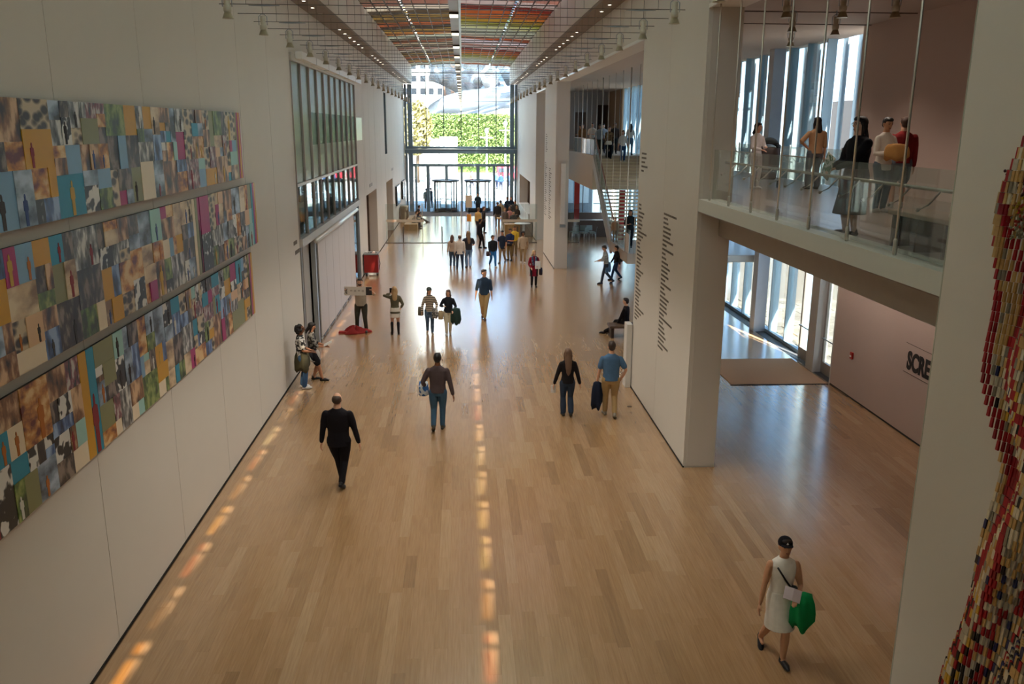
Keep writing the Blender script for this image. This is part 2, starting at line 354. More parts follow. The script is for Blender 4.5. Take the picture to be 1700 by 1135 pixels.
for k in range(1, 15):
    xx = XF0+(XF1-XF0)*k/15
    MB().box(xx-.011, xx+.011, YB, YE, ZR-.14, ZR-.07).build('roof_bar', BAR, roof)
for k in range(-10, 44):
    y0 = J(k/2)
    if y0 > YB and y0 < YE: MB().box(XF0, XF1, y0-.02, y0+.045, ZR-.07, ZR-.03).build('roof_rib', BAR, roof)
# ---- suspended central light track
sp = empty('light_track', (-.09, 30, 8.15)); tag(sp, 'long bronze light track hung along the middle of the hall', 'light track')
MB().box(-.055, .055, -26, 41, 0, .16).build('channel', mat('#6d6458', .4, metal=.5, var=.3, scale=2), sp)
MB().box(.056, .085, -26, 41, .02, .2).build('side_rail', mat('#8d9692', .3, metal=.7), sp)
hm = MB().box(-.004, .004, -.004, .004, .16, 3.45).mesh(DARK); lm = MB().box(-.05, .05, -.11, .11, -.03, -.002).mesh(emit('#fff0d0', 1.4)); hs_ = MB().box(-.058, .058, -.16, .16, -.02, .0).mesh(mat('#3b352e', .5))
for i in range(-9, 20):
    link('lamp', lm, link('lamp_housing', hs_, sp, (0, i*2.1, 0)))
    ld = bpy.data.lights.new('track_lamp', 'SPOT'); ld.energy = 110 if i < 1 else 160; ld.spot_size = R(100); ld.spot_blend = .45; ld.shadow_soft_size = .2; ld.color = (1, .93, .84)
    lo_ = bpy.data.objects.new('lamp_light', ld); col.objects.link(lo_); lo_.parent = sp; lo_.location = (0, i*2.1, -.05)
    if i % 2: link('hanger', hm, sp, (0, i*2.1+.5, 0))
# ---- transverse cables with hanging spotlights
wire = MB().tube([(XL, 0, 0), (XR, 0, 0)], .007, 6).mesh(mat('#6a645c', .4, metal=.5))
rod = MB().tube([(0, 0, 0), (0, 0, ZS-9.12)], .0045, 5).mesh(mat('#7a746a', .4, metal=.5))
spr = MB().tube([(-.3, 0, -.02), (-.1, 0, -.02), (0, 0, -.02), (.1, 0, -.02), (.3, 0, -.02)], [.006, .014, .018, .014, .006], 6).mesh(ALU)
spot_body = MB().lathe([(.055, -.3), (.07, -.27), (.07, -.2), (.05, -.19), (.055, -.1), (.055, -.02)], n=12).mesh(mat('#c9c2ae', .4, metal=.3))
spot_cone = MB().lathe([(.105, -.4), (.1, -.4), (.06, -.3), (.055, -.3)], n=12).mesh(mat('#b7ab8d', .35, metal=.5))
spot_lens = MB().lathe([(.001, -.395), (.092, -.395), (.092, -.38), (.001, -.38)], n=12).mesh(mat('#5a4f3e', .2))
spot_yoke = MB().tube([(-.085, 0, -.2), (-.085, 0, -.03), (-.03, 0, .02), (.03, 0, .02), (.085, 0, -.03), (.085, 0, -.2)], .008, 5).mesh(ALU)
for k in range(0, 43):
    y = J(k/2)+.35; z = 9.12
    if y > YE-1: break
    t = empty('cable_span', (0, y, z)); tag(t, 'thin steel cable across the hall with slim connectors and no spotlights' if k % 2 else 'thin steel cable across the hall carrying a spotlight near each end', 'cable', 'plain cables across the hall' if k % 2 else 'spotlight cables across the hall')
    link('wire', wire, t)
    for xx in (-4.2, -2.6, 2.45, 3.95): link('rod', rod, t, (xx, 0, 0)).scale = (1, 1, 1 if abs(xx) > 3.95 and xx < 0 else (ZR-.1-z)/(ZS-9.12) if -4.02 < xx < 3.88 else 1)
    if k % 2:
        link('connector', spr, t, (-3.85, 0, 0)); link('connector', spr, t, (3.6, 0, 0))
    else:
        for xx, wd in ((-4.2, 'artwork'), (3.95, 'pillar')):
            s = empty('hanging_spotlight', (xx, y, z-.03)); tag(s, 'pale cylindrical spotlight hanging from a cable beside the %s wall' % wd, 'spotlight', 'hanging spotlights beside the %s wall' % wd)
            link('body', spot_body, s); link('lens', spot_lens, link('reflector', spot_cone, s)); link('yoke', spot_yoke, s)
# ================================================================== GLAZING
CLEAR = glass('#f2f8f8', .05, .01)
ENDG = glass('#f4fafb', .09, .015)
# ---- far end window wall
win = struct(empty('window_1', (0, YE, 0)), 'tall glass end wall of the hall with steel mullions')
def wb(name, m, *bx):
    b_ = MB()
    for q in bx: b_.box(*q)
    return b_.build(name, m, win)
xs = [-4.05, -2.93, -1.505, -.08, 1.345, 2.77, 3.9]
DM = mat('#4b5458', .4, metal=.4)
wb('jamb', STEELBLUE, (-4.69, -4.5, -.1, .25, 0, 10.18)); wb('jamb', STEELBLUE, (-4.42, -4.06, -.15, .2, 0, 10.18))
wb('jamb', STEELBLUE, (4.3, 4.49, -.1, .25, 0, 10.18)); wb('jamb', STEELBLUE, (3.91, 4.24, -.15, .2, 0, 10.18))
for xx in xs[1:-1]: wb('mullion', DM, (xx-.03, xx+.03, 0, .12, 5.3, 12.2))
for zz_, t_ in ((8.88, .012), (11.08, .03)): wb('transom', DM, (-4.05, 3.9, .02, .08, zz_-t_, zz_+t_))
wb('spandrel_beam', STEELBLUE, (-4.69, 4.49, -.35, .3, 4.74, 5.1)); wb('spandrel_rail', mat('#b7ccd6', .3, metal=.3), (-4.69, 4.49, -.42, -.35, 5.05, 5.12)); wb('spandrel_ledge', STEELBLUE, (-4.69, 4.49, -.2, .3, 5.12, 5.3))
wb('transom_beam', STEELBLUE, (-4.05, 3.9, -.1, .2, 3.68, 3.9))
for a, c in zip(xs, xs[1:]):
    for z0, z1 in ((5.3, 8.87), (8.9, 11.05), (11.12, 12.2)): wb('pane', ENDG, (a+.03, c-.03, .045, .055, z0, z1))
    wb('pane', ENDG, (a+.03, c-.03, .045, .055, 3.9, 4.74))
lx = [-3.85, -2.86, -1.33, -.08, 1.27, 2.6, 3.75]
for xx, ww in zip(lx, (.09, .13, .13, .09, .14, .1, .09)): wb('post', STEELBLUE, (xx-ww, xx+ww, -.05, .2, 0, 3.7))
for a, c in ((-3.75, -2.98), (2.7, 3.65)): wb('pane', ENDG, (a, c, .04, .05, .05, 3.68))
for a, c in ((-2.72, -1.46), (-1.2, -.17), (.01, 1.13), (1.41, 2.5)): wb('pane', ENDG, (a, c, .04, .05, 2.75, 3.68))
# revolving doors
def rev_door(cx, label, rz):
    t = empty('revolving_door', (cx, YE-.1, 0.004), rz); tag(t, label, 'revolving door', 'revolving doors in the end wall')
    DK = mat('#59636b', .35, metal=.5); r = 1.1; hh = 2.5
    MB().lathe([(r+.04, hh), (r+.04, hh+.12), (r-.1, hh+.12), (r-.1, hh)], n=32).build('canopy_ring', DK, t)
    MB().lathe([(.001, hh+.06), (r-.1, hh+.06), (r-.1, hh+.08), (.001, hh+.08)], n=32).build('canopy', glass('#dfeaec', .08), t)
    MB().lathe([(r+.05, 0), (r+.05, .05), (r-.02, .05), (r-.02, 0)], n=32).build('base_ring', DK, t)
    for sgn in (0, math.pi):
        pts = [(math.cos(sgn+R(a)), math.sin(sgn+R(a))) for a in range(-45, 46, 9)]
        MB().add([(x_*r, y_*r, z_) for z_ in (.05, hh) for x_, y_ in pts], [(i_, i_+1, len(pts)+i_+1, len(pts)+i_) for i_ in range(len(pts)-1)], True).build('drum_glass', CLEAR, t)
        for q in (pts[0], pts[-1]): MB().box(q[0]*r-.045, q[0]*r+.045, q[1]*r-.045, q[1]*r+.045, 0, hh).build('drum_post', DK, t)
    MB().box(-.03, .03, -.03, .03, 0, hh).build('spindle', DK, t)
    for i_ in range(4):
        a = R(20+90*i_); c_, s_ = math.cos(a), math.sin(a); M = Matrix.Rotation(a, 4, 'Z')
        wf = MB().box(.03, r-.04, -.025, .025, .06, .3).box(.03, r-.04, -.025, .025, hh-.1, hh-.02).box(r-.09, r-.04, -.025, .025, .3, hh-.1).box(.3, r-.15, -.05, .05, 1.02, 1.06).xf(M).build('wing_frame', DK, t)
        MB().box(.04, r-.06, -.008, .008, .3, hh-.1).xf(M).build('wing_glass', CLEAR, wf)
rev_door(-1.42, 'revolving glass door nearer the wall with the two dark screens', R(8))
rev_door(1.25, 'revolving glass door nearer the ticket counter', R(-12))
# ---- interior window in the artwork wall
w2 = struct(empty('window_2', (XL, 0, 0)), 'tall interior window bay in the artwork wall')
def w2b(name, m, *q): return MB().box(*q).build(name, m, w2)
y0, y1 = J(5), J(10)
MG = mat('#8b8782', .35, metal=.6)
for k in range(11):
    yy = y0+k*MOD/2
    w2b('fin', mat('#aba49d', .4, metal=.2), -.05, .03, yy-.03 if k else yy, yy+.03, 3.66, 8.6); w2b('fin_edge', mat('#b08f86', .3, metal=.3), .03, .036, yy-.012 if k else yy, yy+.012, 3.66, 8.6)
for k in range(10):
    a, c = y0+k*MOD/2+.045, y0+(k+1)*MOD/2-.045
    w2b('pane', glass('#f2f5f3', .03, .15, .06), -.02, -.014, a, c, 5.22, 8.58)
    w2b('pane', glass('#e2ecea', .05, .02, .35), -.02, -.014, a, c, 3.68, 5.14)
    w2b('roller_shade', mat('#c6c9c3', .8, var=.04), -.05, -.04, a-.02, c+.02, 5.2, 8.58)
    if k > 1: w2b('painted_reflection', mat('#3c4a43', .5), -.038, -.028, a+(.15 if k % 2 else .3), c+.02, 6.25, 7.25)  # dark panels stand in for the opposite opening reflected in the glass
w2b('transom', mat('#c9c4bd', .4, metal=.3), -.1, .04, y0, y1, 5.14, 5.22)
w2b('sill_beam', mat('#c3beb8', .4, metal=.2), -.2, .1, y0, y1, 3.42, 3.66)
w2b('head_box', mat('#c5c0b6', .4), -.1, .06, y0-.02, y1, 8.58, 8.78)
w2b('shade_box', mat('#f2f0ea', .35), .06, .24, y0+.6, y1+.9, 8.66, 8.86)
for k in range(1, 6): w2b('shade_box_joint', DARK, .058, .242, y0+.6+k*2.5, y0+.62+k*2.5, 8.655, 8.862)
struct(MB().box(XL-3.4, XL-3.2, y0, y1, 3.4, 9).box(XL-3.4, XL-.3, y0-.2, y0, 3.4, 9).box(XL-3.4, XL-.3, y1, y1+.2, 3.4, 9).box(XL-3.4, XL-.3, y0, y1, 8.8, 9).build('wall_room_c', mat('#c9c6bf', .6)), 'pale room behind the interior window')
struct(MB().box(XL-3.4, XL-.15, y0, y1, 3.3, 3.41).build('floor_room_c', mat('#8d7f70', .5)), 'floor of the room behind the interior window')
cols = ['#b0764a', '#5f6b52', '#c9a14a', '#8a3c34', '#40566b', '#d8d2c6']
for k in range(9):
    yy = y0+.9+k*1.5; hh = .7+.5*rnd.random(); c = cols[k % 6]
    t = tag(empty('display_stand', (XL-1.1-.8*rnd.random(), yy, 3.41)), 'merchandise stand with coloured goods seen through the interior window', 'display stand', 'stands behind the interior window')
    MB().box(-.3, .3, -.35, .35, 0, hh).build('plinth', mat('#d9d6cf', .5), t)
    for j in range(3): MB().box(-.22+.16*j, -.1+.16*j, -.25+.2*j, -.05+.2*j, hh, hh+.25+.12*j).build('goods', mat(cols[(k+j) % 6], .5), t)
# lower leaves
pan = mat('#c9c0ba', .45, var=.02)
w2b('back_recess', mat('#8f8b87', .5), -.5, -.42, y0, y1, 0, 3.42)
w2b('jamb', MG, -.4, .03, y0, y0+.12, 0, 3.42); w2b('track_post', mat('#aeb2b2', .3, metal=.6), -.1, .04, y0+2.3, y0+2.45, 0, 3.42)
w2b('dark_jamb', DARK, -.08, .03, y0+2.5, y0+2.68, 0, 3.3); w2b('inner_leaf', mat('#a5a19c', .45), -.3, -.22, y0+.12, y0+1.25, 0, 3.42); w2b('inner_leaf', mat('#b3afaa', .45), -.24, -.16, y0+1.3, y0+2.3, 0, 3.42)
for k in range(6):
    a = y0+2.75+k*1.55
    t = MB().box(-.02, .05, a+.012, a+1.538, .09, 3.2).build('sliding_leaf', pan, w2)
    MB().box(.05, .07, a+.3, a+1.25, .03, .09).build('floor_bolt', mat('#555555', .4, metal=.5), t)
w2b('guide_rail', mat('#b8b4ae', .4), -.02, .05, y0+2.7, y0+12.1, .012, .045)
MB().tube([(.14, y0+2.0, 3.36), (.14, y0+12.4, 3.36)], .085, 10).build('shade_roll', mat('#d6d3cd', .3, metal=.3), w2)
w2b('end_glass', glass('#aab0ae', .2), -.06, -.05, y0+12.2, y1-.1, 0, 3.4); w2b('end_post', ALU, -.1, .03, y1-.1, y1, 0, 3.42)
# slot window further down the wall
w3 = struct(empty('window_3', (XL, 0, 0)), 'narrow tall slot window in the artwork wall')
MB().box(-.3, -.29, 53.5, 55.2, 5.2, 8.85).build('pane', glass('#eaf4f0', .12), w3)
for yy in (54.05, 54.75): MB().box(-.33, -.0, yy-.06, yy+.06, 5.2, 8.85).build('mullion', DARK, w3)
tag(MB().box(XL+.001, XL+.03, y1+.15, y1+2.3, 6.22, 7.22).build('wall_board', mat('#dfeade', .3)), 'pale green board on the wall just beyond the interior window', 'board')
# ---- side glazing on the right, both floors
w4 = struct(empty('window_4', (XG, 0, 0)), 'glass side wall onto the sunlit terrace')
BLUEM = mat('#9db4c2', .4, metal=.2, var=.03)
def w4b(name, m, *q): return MB().box(*q).build(name, m, w4)
ys = [J(5)+.2+MOD/2*k for k in range(0, 24)]
for i_, yy in enumerate(ys):
    if yy > 60: break
    w4b('mullion', BLUEM, -.02, .26, yy-.03, yy+.03, 0.006, ZC2)
    w4b('pane', CLEAR, .06, .07, yy+.03, yy+MOD/2-.03, .12, Z2-.6)
    w4b('pane', CLEAR, .06, .07, yy+.03, yy+MOD/2-.03, Z2-.2, ZC2)
w4b('spandrel', BLUEM, -.02, .2, ys[0], 60, Z2-.5, Z2-.2); w4b('sill', BLUEM, -.02, .14, ys[0], 60, .006, .12)
w4b('end_post', mat('#c9c5c0', .5), -.36, .2, J(4), J(4)+.1, 0, ZC2)
# terrace doors beside the lettered wall
ALU2 = mat('#a49a90', .4, metal=.3)
for i_, (a, c) in enumerate(((J(4)+.12, J(4)+1.15), (J(4)+1.75, J(4)+2.85))):
    d = struct(MB().box(XB+.2, XB+.26, a, a+.09, .02, 4.75).box(XB+.2, XB+.26, c-.09, c, .02, 4.75).box(XB+.2, XB+.26, a+.09, c-.09, .02, .35).box(XB+.2, XB+.26, a+.09, c-.09, 4.6, 4.75).build('door_%d' % (3+i_), ALU2), 'aluminium framed glass door to the terrace')
    MB().box(XB+.225, XB+.235, a+.09, c-.09, .35, 4.6).build('pane', CLEAR, d)
    MB().tube([(XB+.12, a+.12, 1.05), (XB+.12, c-.12, 1.05)], .018, 8).box(XB+.12, XB+.2, a+.14, a+.17, 1.03, 1.07).box(XB+.12, XB+.2, c-.17, c-.14, 1.03, 1.07).build('push_bar', ALU, d)
struct(MB().box(XB-.02, XB+.35, J(4)+1.18, J(4)+1.7, 0, Z2-.55).build('trim_9', mat('#c6c0b8', .5)), 'white pier between the terrace doors')
struct(MB().box(XB-.05, XG-.03, ys[2]+.3, ys[2]+.75, 0, ZC2).build('trim_10', mat('#bcc6d4', .5)), 'tall pale column beside the terrace glass')
tag(bevel(MB().box(8.6, XG-.04, ys[2]+.78, 34, 2.35, 2.6).build('canopy_slab', mat('#c3ccd0', .4)), .02), 'pale flat canopy slab projecting over the vestibule by the terrace glass', 'canopy')
# translucent sun blades outside the upper glass
bl = MB().box(-.02, .02, -.5, .5, Z2-.6, ZC2+.6).mesh(sheet('#c9d6dc', .4))
for i_ in range(0, 27):
    yy = ys[0]-1.5+i_*1.0
    if yy > 50: break
    tag(link('sun_blade', bl, None, (XG+.75, yy, 0), R(-16)), 'upright translucent white blade outside the upper terrace glass', 'sun blade', 'sun blades outside the upper glass')
# ---- upper gallery guard: rods, glass, rails
SST = mat('#cfc8bd', .3, metal=.6)
g = empty('gallery_railing', (XR+.1, J(-1), 5.5)); tag(g, 'glass gallery railing with tall hanging rods and steel handrail', 'railing')
L1 = J(2)-J(-1)
for k in range(8):
    yy = 8.8-1.17*1+1.17*k-J(-1)
    if yy < .05 or yy > L1-.05: continue
    MB().tube([(0, yy, 0), (0, yy, ZHEAD-5.5+.3)], .014, 8).build('hanging_rod', SST, g); MB().capsule([(0, yy, .02), (0, yy, .16)], .024, 8).build('rod_foot', SST, g)
for k in range(7):
    a = .04+k*1.17+.02+(8.8-1.17-J(-1)); a = max(a, .03); c = min(a+1.13, L1-.03)
    if c-a > .2: MB().box(.05, .065, a, c, .02, .93).build('glass_panel', glass('#eef2f0', .05, .02, .3, haze=.05), g)
MB().tube([(.38, .05, .69), (.38, L1-.05, .69)], .02, 8).build('handrail', SST, g)
for k in range(14):
    yy = .4+k*.62
    if yy < L1-.1: MB().tube([(.36, yy, .68), (.2, yy-.08, .55), (.09, yy-.1, .5)], .011, 6).ball((.08, yy-.1, .5), .022, 8, 6).build('rail_bracket', SST, g)
g = empty('window_guard', (XB-.28, J(4), Z2)); tag(g, 'inner glass guard with steel rail in front of the terrace window', 'railing')
for k in range(9):
    MB().box(0, .012, k*1.2+.02, k*1.2+1.18, .02, .95).build('glass_panel', glass('#e6eceb', .06, .02, .5, haze=.08), g)
    for q in (.25, .85): MB().tube([(-.3, k*1.2+q, .68), (-.12, k*1.2+q+.05, .52), (-.01, k*1.2+q+.05, .5)], .01, 6).build('rail_bracket', SST, g)
    MB().box(-.02, .02, k*1.2-.012, k*1.2+.012, 0, 1.0).build('post', SST, g)
MB().tube([(-.3, 0, .7), (-.3, 10.8, .7)], .018, 8).build('handrail', SST, g)
# ---- stair hall
st = empty('staircase', (7.2, 47.4, 0)); tag(st, 'hanging open-riser staircase with pale treads and glass side', 'staircase')
TR = mat('#d9c9a8', .45, var=.06); CON = mat('#c9b9a8', .5, var=.03)
n, rise, run, x0_, x1_ = 24, (Z2-1.5)/24, 6.4/24, 0, 2.55
for k in range(n):
    z = Z2-rise*k; y = -run*k
    MB().box(x0_+.1, x1_, y-run-.02, y, z-rise-.05, z-rise).build('tread', TR, st)
def slab(xa, xb, dz0, dz1, name, m):
    MB().hexa([(xa, -6.4, 1.5+dz0), (xb, -6.4, 1.5+dz0), (xb, 0, Z2+dz0), (xa, 0, Z2+dz0), (xa, -6.4, 1.5+dz1), (xb, -6.4, 1.5+dz1), (xb, 0, Z2+dz1), (xa, 0, Z2+dz1)]).build(name, m, st)
slab(-.06, .06, -.62, .06, 'stringer', CON); slab(x1_, x1_+.08, -.5, .06, 'stringer', CON)
slab(.05, .062, .1, 1.05, 'side_glass', glass('#e8efee', .06, .02, .5, haze=.06)); slab(.03, .09, 1.0, 1.06, 'handrail', mat('#9a6a5a', .4))
MB().box(-.05, 2.9, -10.8, -6.4, 1.05, 1.5).build('landing', CON, st)
MB().box(.05, .062, -10.8, -6.4, 1.55, 2.5).build('landing_glass', glass('#e8efee', .06, .02, .5, haze=.06), st)
for k in range(12):
    yy = 8.6-1.87*k; zb = Z2+.02 if yy > 0 else max(1.5, Z2+yy*.6)
    MB().tube([(-.02, yy, zb), (-.02, yy, ZC2)], .028 if k % 4 == 2 else .013, 8).build('hanging_rod', SST, st)
struct(MB().box(7.15, XG, 47.4, 62, 3.5, Z2).build('floor_landing', mat('#c8b49c', .5, var=.04)), 'upper stair landing slab with beige edge')
g = empty('landing_guard', (7.22, 47.5, Z2)); tag(g, 'hazy glass guard along the upper stair landing', 'railing')
for k in range(5): MB().box(0, .015, .02+1.7*k, 1.66+1.7*k, .02, .85).build('glass_panel', glass('#cfd3d4', .06, .03, .5, haze=.35), g)
MB().tube([(0, 0, .88), (0, 8.5, .88)], .018, 8).build('top_rail', SST, g)
tag(MB().box(7.18, 7.2, 36.55, 37.5, 1.52, 2.35).build('white_placard', mat('#e6e0d8', .5)), 'blank white placard leaning at the stair landing edge', 'placard')
tag(MB().box(8.9, 9.25, 48.6, 48.7, 0, 3.4).build('red_banner', mat('#a02a24', .6)), 'tall red banner standing behind the open stair treads', 'banner')
tag(MB().box(7.62, 7.98, 58.5, 58.6, .4, 3.45).build('red_board', mat('#9c2c26', .6)), 'narrow red panel by the far cafe window under the landing', 'board')
# ground floor window and cafe furniture under the landing
w5 = struct(empty('window_5', (0, 61.5, 0)), 'far cafe window under the landing')
for a, c in ((6.65, 7.4), (7.45, 8.6), (8.65, 9.9)):
    MB().box(a, c, 0, .02, .9, 3.5).build('pane', CLEAR, w5); MB().box(c, c+.05, -.03, .05, 0, 3.5).build('mullion', DM, w5)
fw = tag(empty('street_facade', (8.5, 66, 0)), 'blue-grey shop front seen through the far cafe window', 'facade'); MB().box(-2.4, 3, 0, .3, 0, 5).build('wall', mat('#5f6f7c', .6), fw)
for i_ in range(4): MB().box(-2.0+1.2*i_, -1.2+1.2*i_, -.05, 0, 1.2, 3.2).build('window', mat('#9fb3c0', .3), fw)
struct(MB().box(6.6, XG, 61.4, 61.6, 0, .9).build('wall_cafe_sill', mat('#4a4038', .5)), 'dark sill wall under the cafe window')
tag(bevel(MB().box(6.65, 9.6, 54.6, 55.4, 0, 1.05).build('cafe_counter', mat('#51423a', .4)), .03), 'long dark cafe counter under the landing', 'counter')
def chair(loc, rz, label, grp):
    t = tag(empty('cafe_chair', loc, rz), label, 'chair', grp); m1 = mat('#6f7f7c', .4); m2 = mat('#c7c9c7', .3, metal=.7)
    bevel(MB().box(-.21, .21, -.21, .21, .43, .46).build('seat', m1, t), .01)
    MB().add([(-.2, -.22, .5), (.2, -.22, .5), (.21, -.27, .82), (-.21, -.27, .82), (-.2, -.2, .5), (.2, -.2, .5), (.21, -.25, .82), (-.21, -.25, .82)], [(0,1,2,3),(7,6,5,4),(0,4,5,1),(1,5,6,2),(2,6,7,3),(3,7,4,0)]).build('backrest', m1, t)
    for sx in (-.18, .18):
        for sy in (-.18, .18): MB().tube([(sx, sy, .43), (sx*1.15, sy*1.15, 0)], .012, 6).build('leg', m2, t)
for i_ in range(6): chair((6.8+.55*(i_ % 3)+.2, 52.9+.75*(i_//3), 0), R(40*i_), 'grey cafe chair with metal legs near the dark counter', 'cafe chairs under the landing')
# ---- glass partition across the hall
pt = empty('glass_partition', (0, 51.75, 0)); tag(pt, 'frameless glass partition across the hall with pale band and bar handles', 'partition')
def part_seg(a, c, handles):
    k = 0; x = a
    while x < c-.05:
        x2 = min(x+1.35, c); MB().box(x+.012, x2-.012, -.006, .006, .02, 2.35).build('glass_panel', glass('#f0f5f4', .05, .01, .6), pt); x = x2
    MB().box(a, c, -.02, .02, 0, .03).build('floor_rail', mat('#3a3633', .4), pt)
    MB().box(a+.05, min(a+2.3, c) if c < 4 else c, -.009, -.007, 1.26, 1.42).build('pale_band', sheet('#e8dcca', .4), pt)
    for h_ in handles: MB().box(h_-.03, h_+.03, -.07, -.03, .05, 1.0).build('bar_handle', mat('#5a4f48', .35, metal=.4), pt)
part_seg(XL+.05, -.15, (-3.62, -1.28)); part_seg(2.35, XR, (3.3, 3.5)); part_seg(XR2, 7.1, (6.1, 6.25))
for xx in (-2.45, -.12, 2.35): MB().box(xx-.02, xx+.02, -.02, .02, 0, 2.4).build('edge_post', SST, pt)
# ================================================================== OUTSIDE
PAVE = mat('#b9b4ab', .8, var=.12, scale=.6)
struct(MB().box(-120, 120, YE+.35, 420, -.6, -.02).build('ground_street', mat('#b5b1aa', .85, var=.1, scale=.4)), 'pale street paving beyond the end doors')
gt = struct(MB().box(XG+.3, 70, -30, YE+.3, -.6, -.05).build('ground_terrace', mat('#5d574f', .85)), 'paved terrace beyond the side glass')
sl_m = [MB().box(.01, .99, .01, .48, -.05, -.02+.004*i_).mesh(mat(c, .85, var=.08)) for i_, c in enumerate(('#6c655b', '#625b52', '#746d63'))]
for i_ in range(12):
    for j in range(24): link('paving_slab', rnd.choice(sl_m), gt, (XG+.4+i_*1.0+(.5 if j % 2 else 0), 22+j*.5*1.0, 0))
# broad steps across the street front
sg = tag(empty('street_steps', (0, 80, 0)), 'broad pale blue-grey steps outside the end doors', 'steps')
for k in range(5): MB().box(-14, 14, k*.9, k*.9+.9 if k < 4 else 12, -.02, .16*(k+1)).build('step', mat('#a9b8c4' if k % 2 else '#c9d2d6', .7), sg)
# hedge wall
def leaf_mat(c1, c2):
    m = bpy.data.materials.new('leaves'); m.use_nodes = True; nt = m.node_tree; b_ = nt.nodes['Principled BSDF']; b_.inputs['Roughness'].default_value = .7
    g_ = nt.nodes.new('ShaderNodeNewGeometry'); cr = nt.nodes.new('ShaderNodeValToRGB'); cr.color_ramp.elements[0].color = lin(c1)+(1,); cr.color_ramp.elements[1].color = lin(c2)+(1,)
    nt.links.new(g_.outputs['Random Per Island'], cr.inputs[0]); nt.links.new(cr.outputs[0], b_.inputs['Base Color']); return m
LEAF, LEAFY = leaf_mat('#4f6a30', '#93a35c'), leaf_mat('#857c48', '#b8ac78')
def leaves(n, fn, size, rg):
    b_ = MB()
    for _ in range(n):
        p = Vector(fn(rg)); a = Vector((rg.uniform(-1, 1), rg.uniform(-1, 1), rg.uniform(-1, 1))).normalized(); c = a.orthogonal().normalized()*size*rg.uniform(.5, 1.2); d = a.cross(c)*.7
        b_.add([p-c, p+d, p+c, p-d], [(0, 1, 2, 3)])
    return b_
hd = at(766, 250, Y=135); zt = at(766, 192, Y=135).z; xl, xr = at(690, 220, Y=135).x-1, at(850, 220, Y=135).x+8
hg = tag(empty('tall_hedge', ((xl+xr)/2, 135, 0)), 'long clipped green hedge across the street', 'hedge')
MB().box(xl-(xl+xr)/2, xr-(xl+xr)/2, .6, 4, 0, zt-.6).build('dark_core', mat('#5a7038', .9), hg)
lo = leaves(30000, lambda r_: (r_.uniform(xl, xr)-(xl+xr)/2, (lambda q: q if r_.random() < .8 else q+3*r_.random())(r_.uniform(0, .8)), min(zt, r_.uniform(1, zt+.5))+r_.uniform(-.3, .3)), .19, random.Random(5)).build('foliage', LEAF, hg); lo['kind'] = 'stuff'
# yellow tree at the corner
def tree(px, Y, ztop, rad, label, m, n=2600):
    p = at(px, 230, Y=Y); t = tag(empty('street_tree', (p.x, Y, 0)), label, 'tree')
    MB().tube([(0, 0, 0), (.1, 0, ztop*.4), (0, .1, ztop*.75)], [.25, .2, .08], 8).build('trunk', mat('#5b4a3a', .9), t)
    rg = random.Random(int(px))
    def fn(r_):
        v = Vector((r_.gauss(0, 1), r_.gauss(0, 1), r_.gauss(0, 1))).normalized()*(r_.random()**.35); return (v.x*rad, v.y*rad, ztop*.68+v.z*ztop*.34)
    o_ = leaves(n, fn, .34, rg).build('crown', m, t); o_['kind'] = 'stuff'
tree(692, 110, at(690, 168, Y=110).z, 1.9, 'yellow-leaved street tree left of the hedge end', LEAFY)
tree(672, 117, at(690, 180, Y=112).z, 2.4, 'smaller golden street tree beside the white street wall', LEAFY, 1600)
# white low street walls
p0, p1 = at(684, 236, Y=125), at(744, 231, Y=125)
tag(MB().box(p0.x-3, p1.x, 125, 126, 0, p1.z).build('street_wall', mat('#e3e0d8', .7)), 'low white wall in front of the hedge', 'wall')
tag(MB().box(p1.x-1.2, p1.x+1.3, 124, 126.4, 0, at(744, 227, Y=124).z).build('wall_pier', mat('#ebe8e0', .7)), 'white pier ending the low street wall', 'pier')
tag(MB().box(p0.x-4, p0.x+1.8, 121.6, 124, 0, at(690, 211, Y=118).z).build('street_kiosk', mat('#e9e6df', .7)), 'plain white street kiosk under the yellow tree', 'kiosk')
pav = tag(empty('metal_pavilion', (0, 225, 0)), 'curving steel ribbon pavilion rising behind the hedge', 'building')
MB().box(-14, 18, 24, 40, 0, 14).build('stage_house', mat('#b9bcc4', .5), pav)
# curved metal pavilion: overlapping steel ribbons
def ribbon(pts_lo, pts_hi, Y, label, c='#c9ccd2', dy=6):
    b_ = MB(); n = len(pts_lo); lo = []; hi = []
    for i_, (a, c_) in enumerate(zip(pts_lo, pts_hi)):
        yy = Y+dy*math.sin(i_/(n-1)*math.pi)
        lo.append(at(*a, Y=yy)); hi.append(at(*c_, Y=yy+4))
    v = lo+hi; v2 = [p+Vector((0, .6, 0)) for p in v]; fs = []
    for i_ in range(n-1):
        fs += [(i_, i_+1, n+i_+1, n+i_), (2*n+n+i_, 2*n+n+i_+1, 2*n+i_+1, 2*n+i_), (i_, 2*n+i_, 2*n+i_+1, i_+1), (n+i_, n+i_+1, 3*n+i_+1, 3*n+i_)]
    fs += [(0, n, 3*n, 2*n), (n-1, 3*n-1, 4*n-1, 2*n-1)]
    o_ = b_.add([q_-Vector((0, 225, 0)) for q_ in v+v2], fs, True).build('ribbon', mat(c, .35, metal=.5, var=.04, scale=.1)); o_['label'] = label; o_.parent = pav; return o_
ribbon([(690, 200), (725, 196), (770, 186), (810, 178), (862, 166)], [(716, 172), (735, 160), (770, 150), (810, 146), (866, 140)], 225, 'broad sweeping steel ribbon rising behind the hedge', '#7c838c', 10)
ribbon([(712, 133), (735, 142), (762, 156), (775, 166)], [(716, 100), (738, 104), (764, 120), (780, 150)], 245, 'dark steel ribbon curling beside the white tower', '#3c434c')
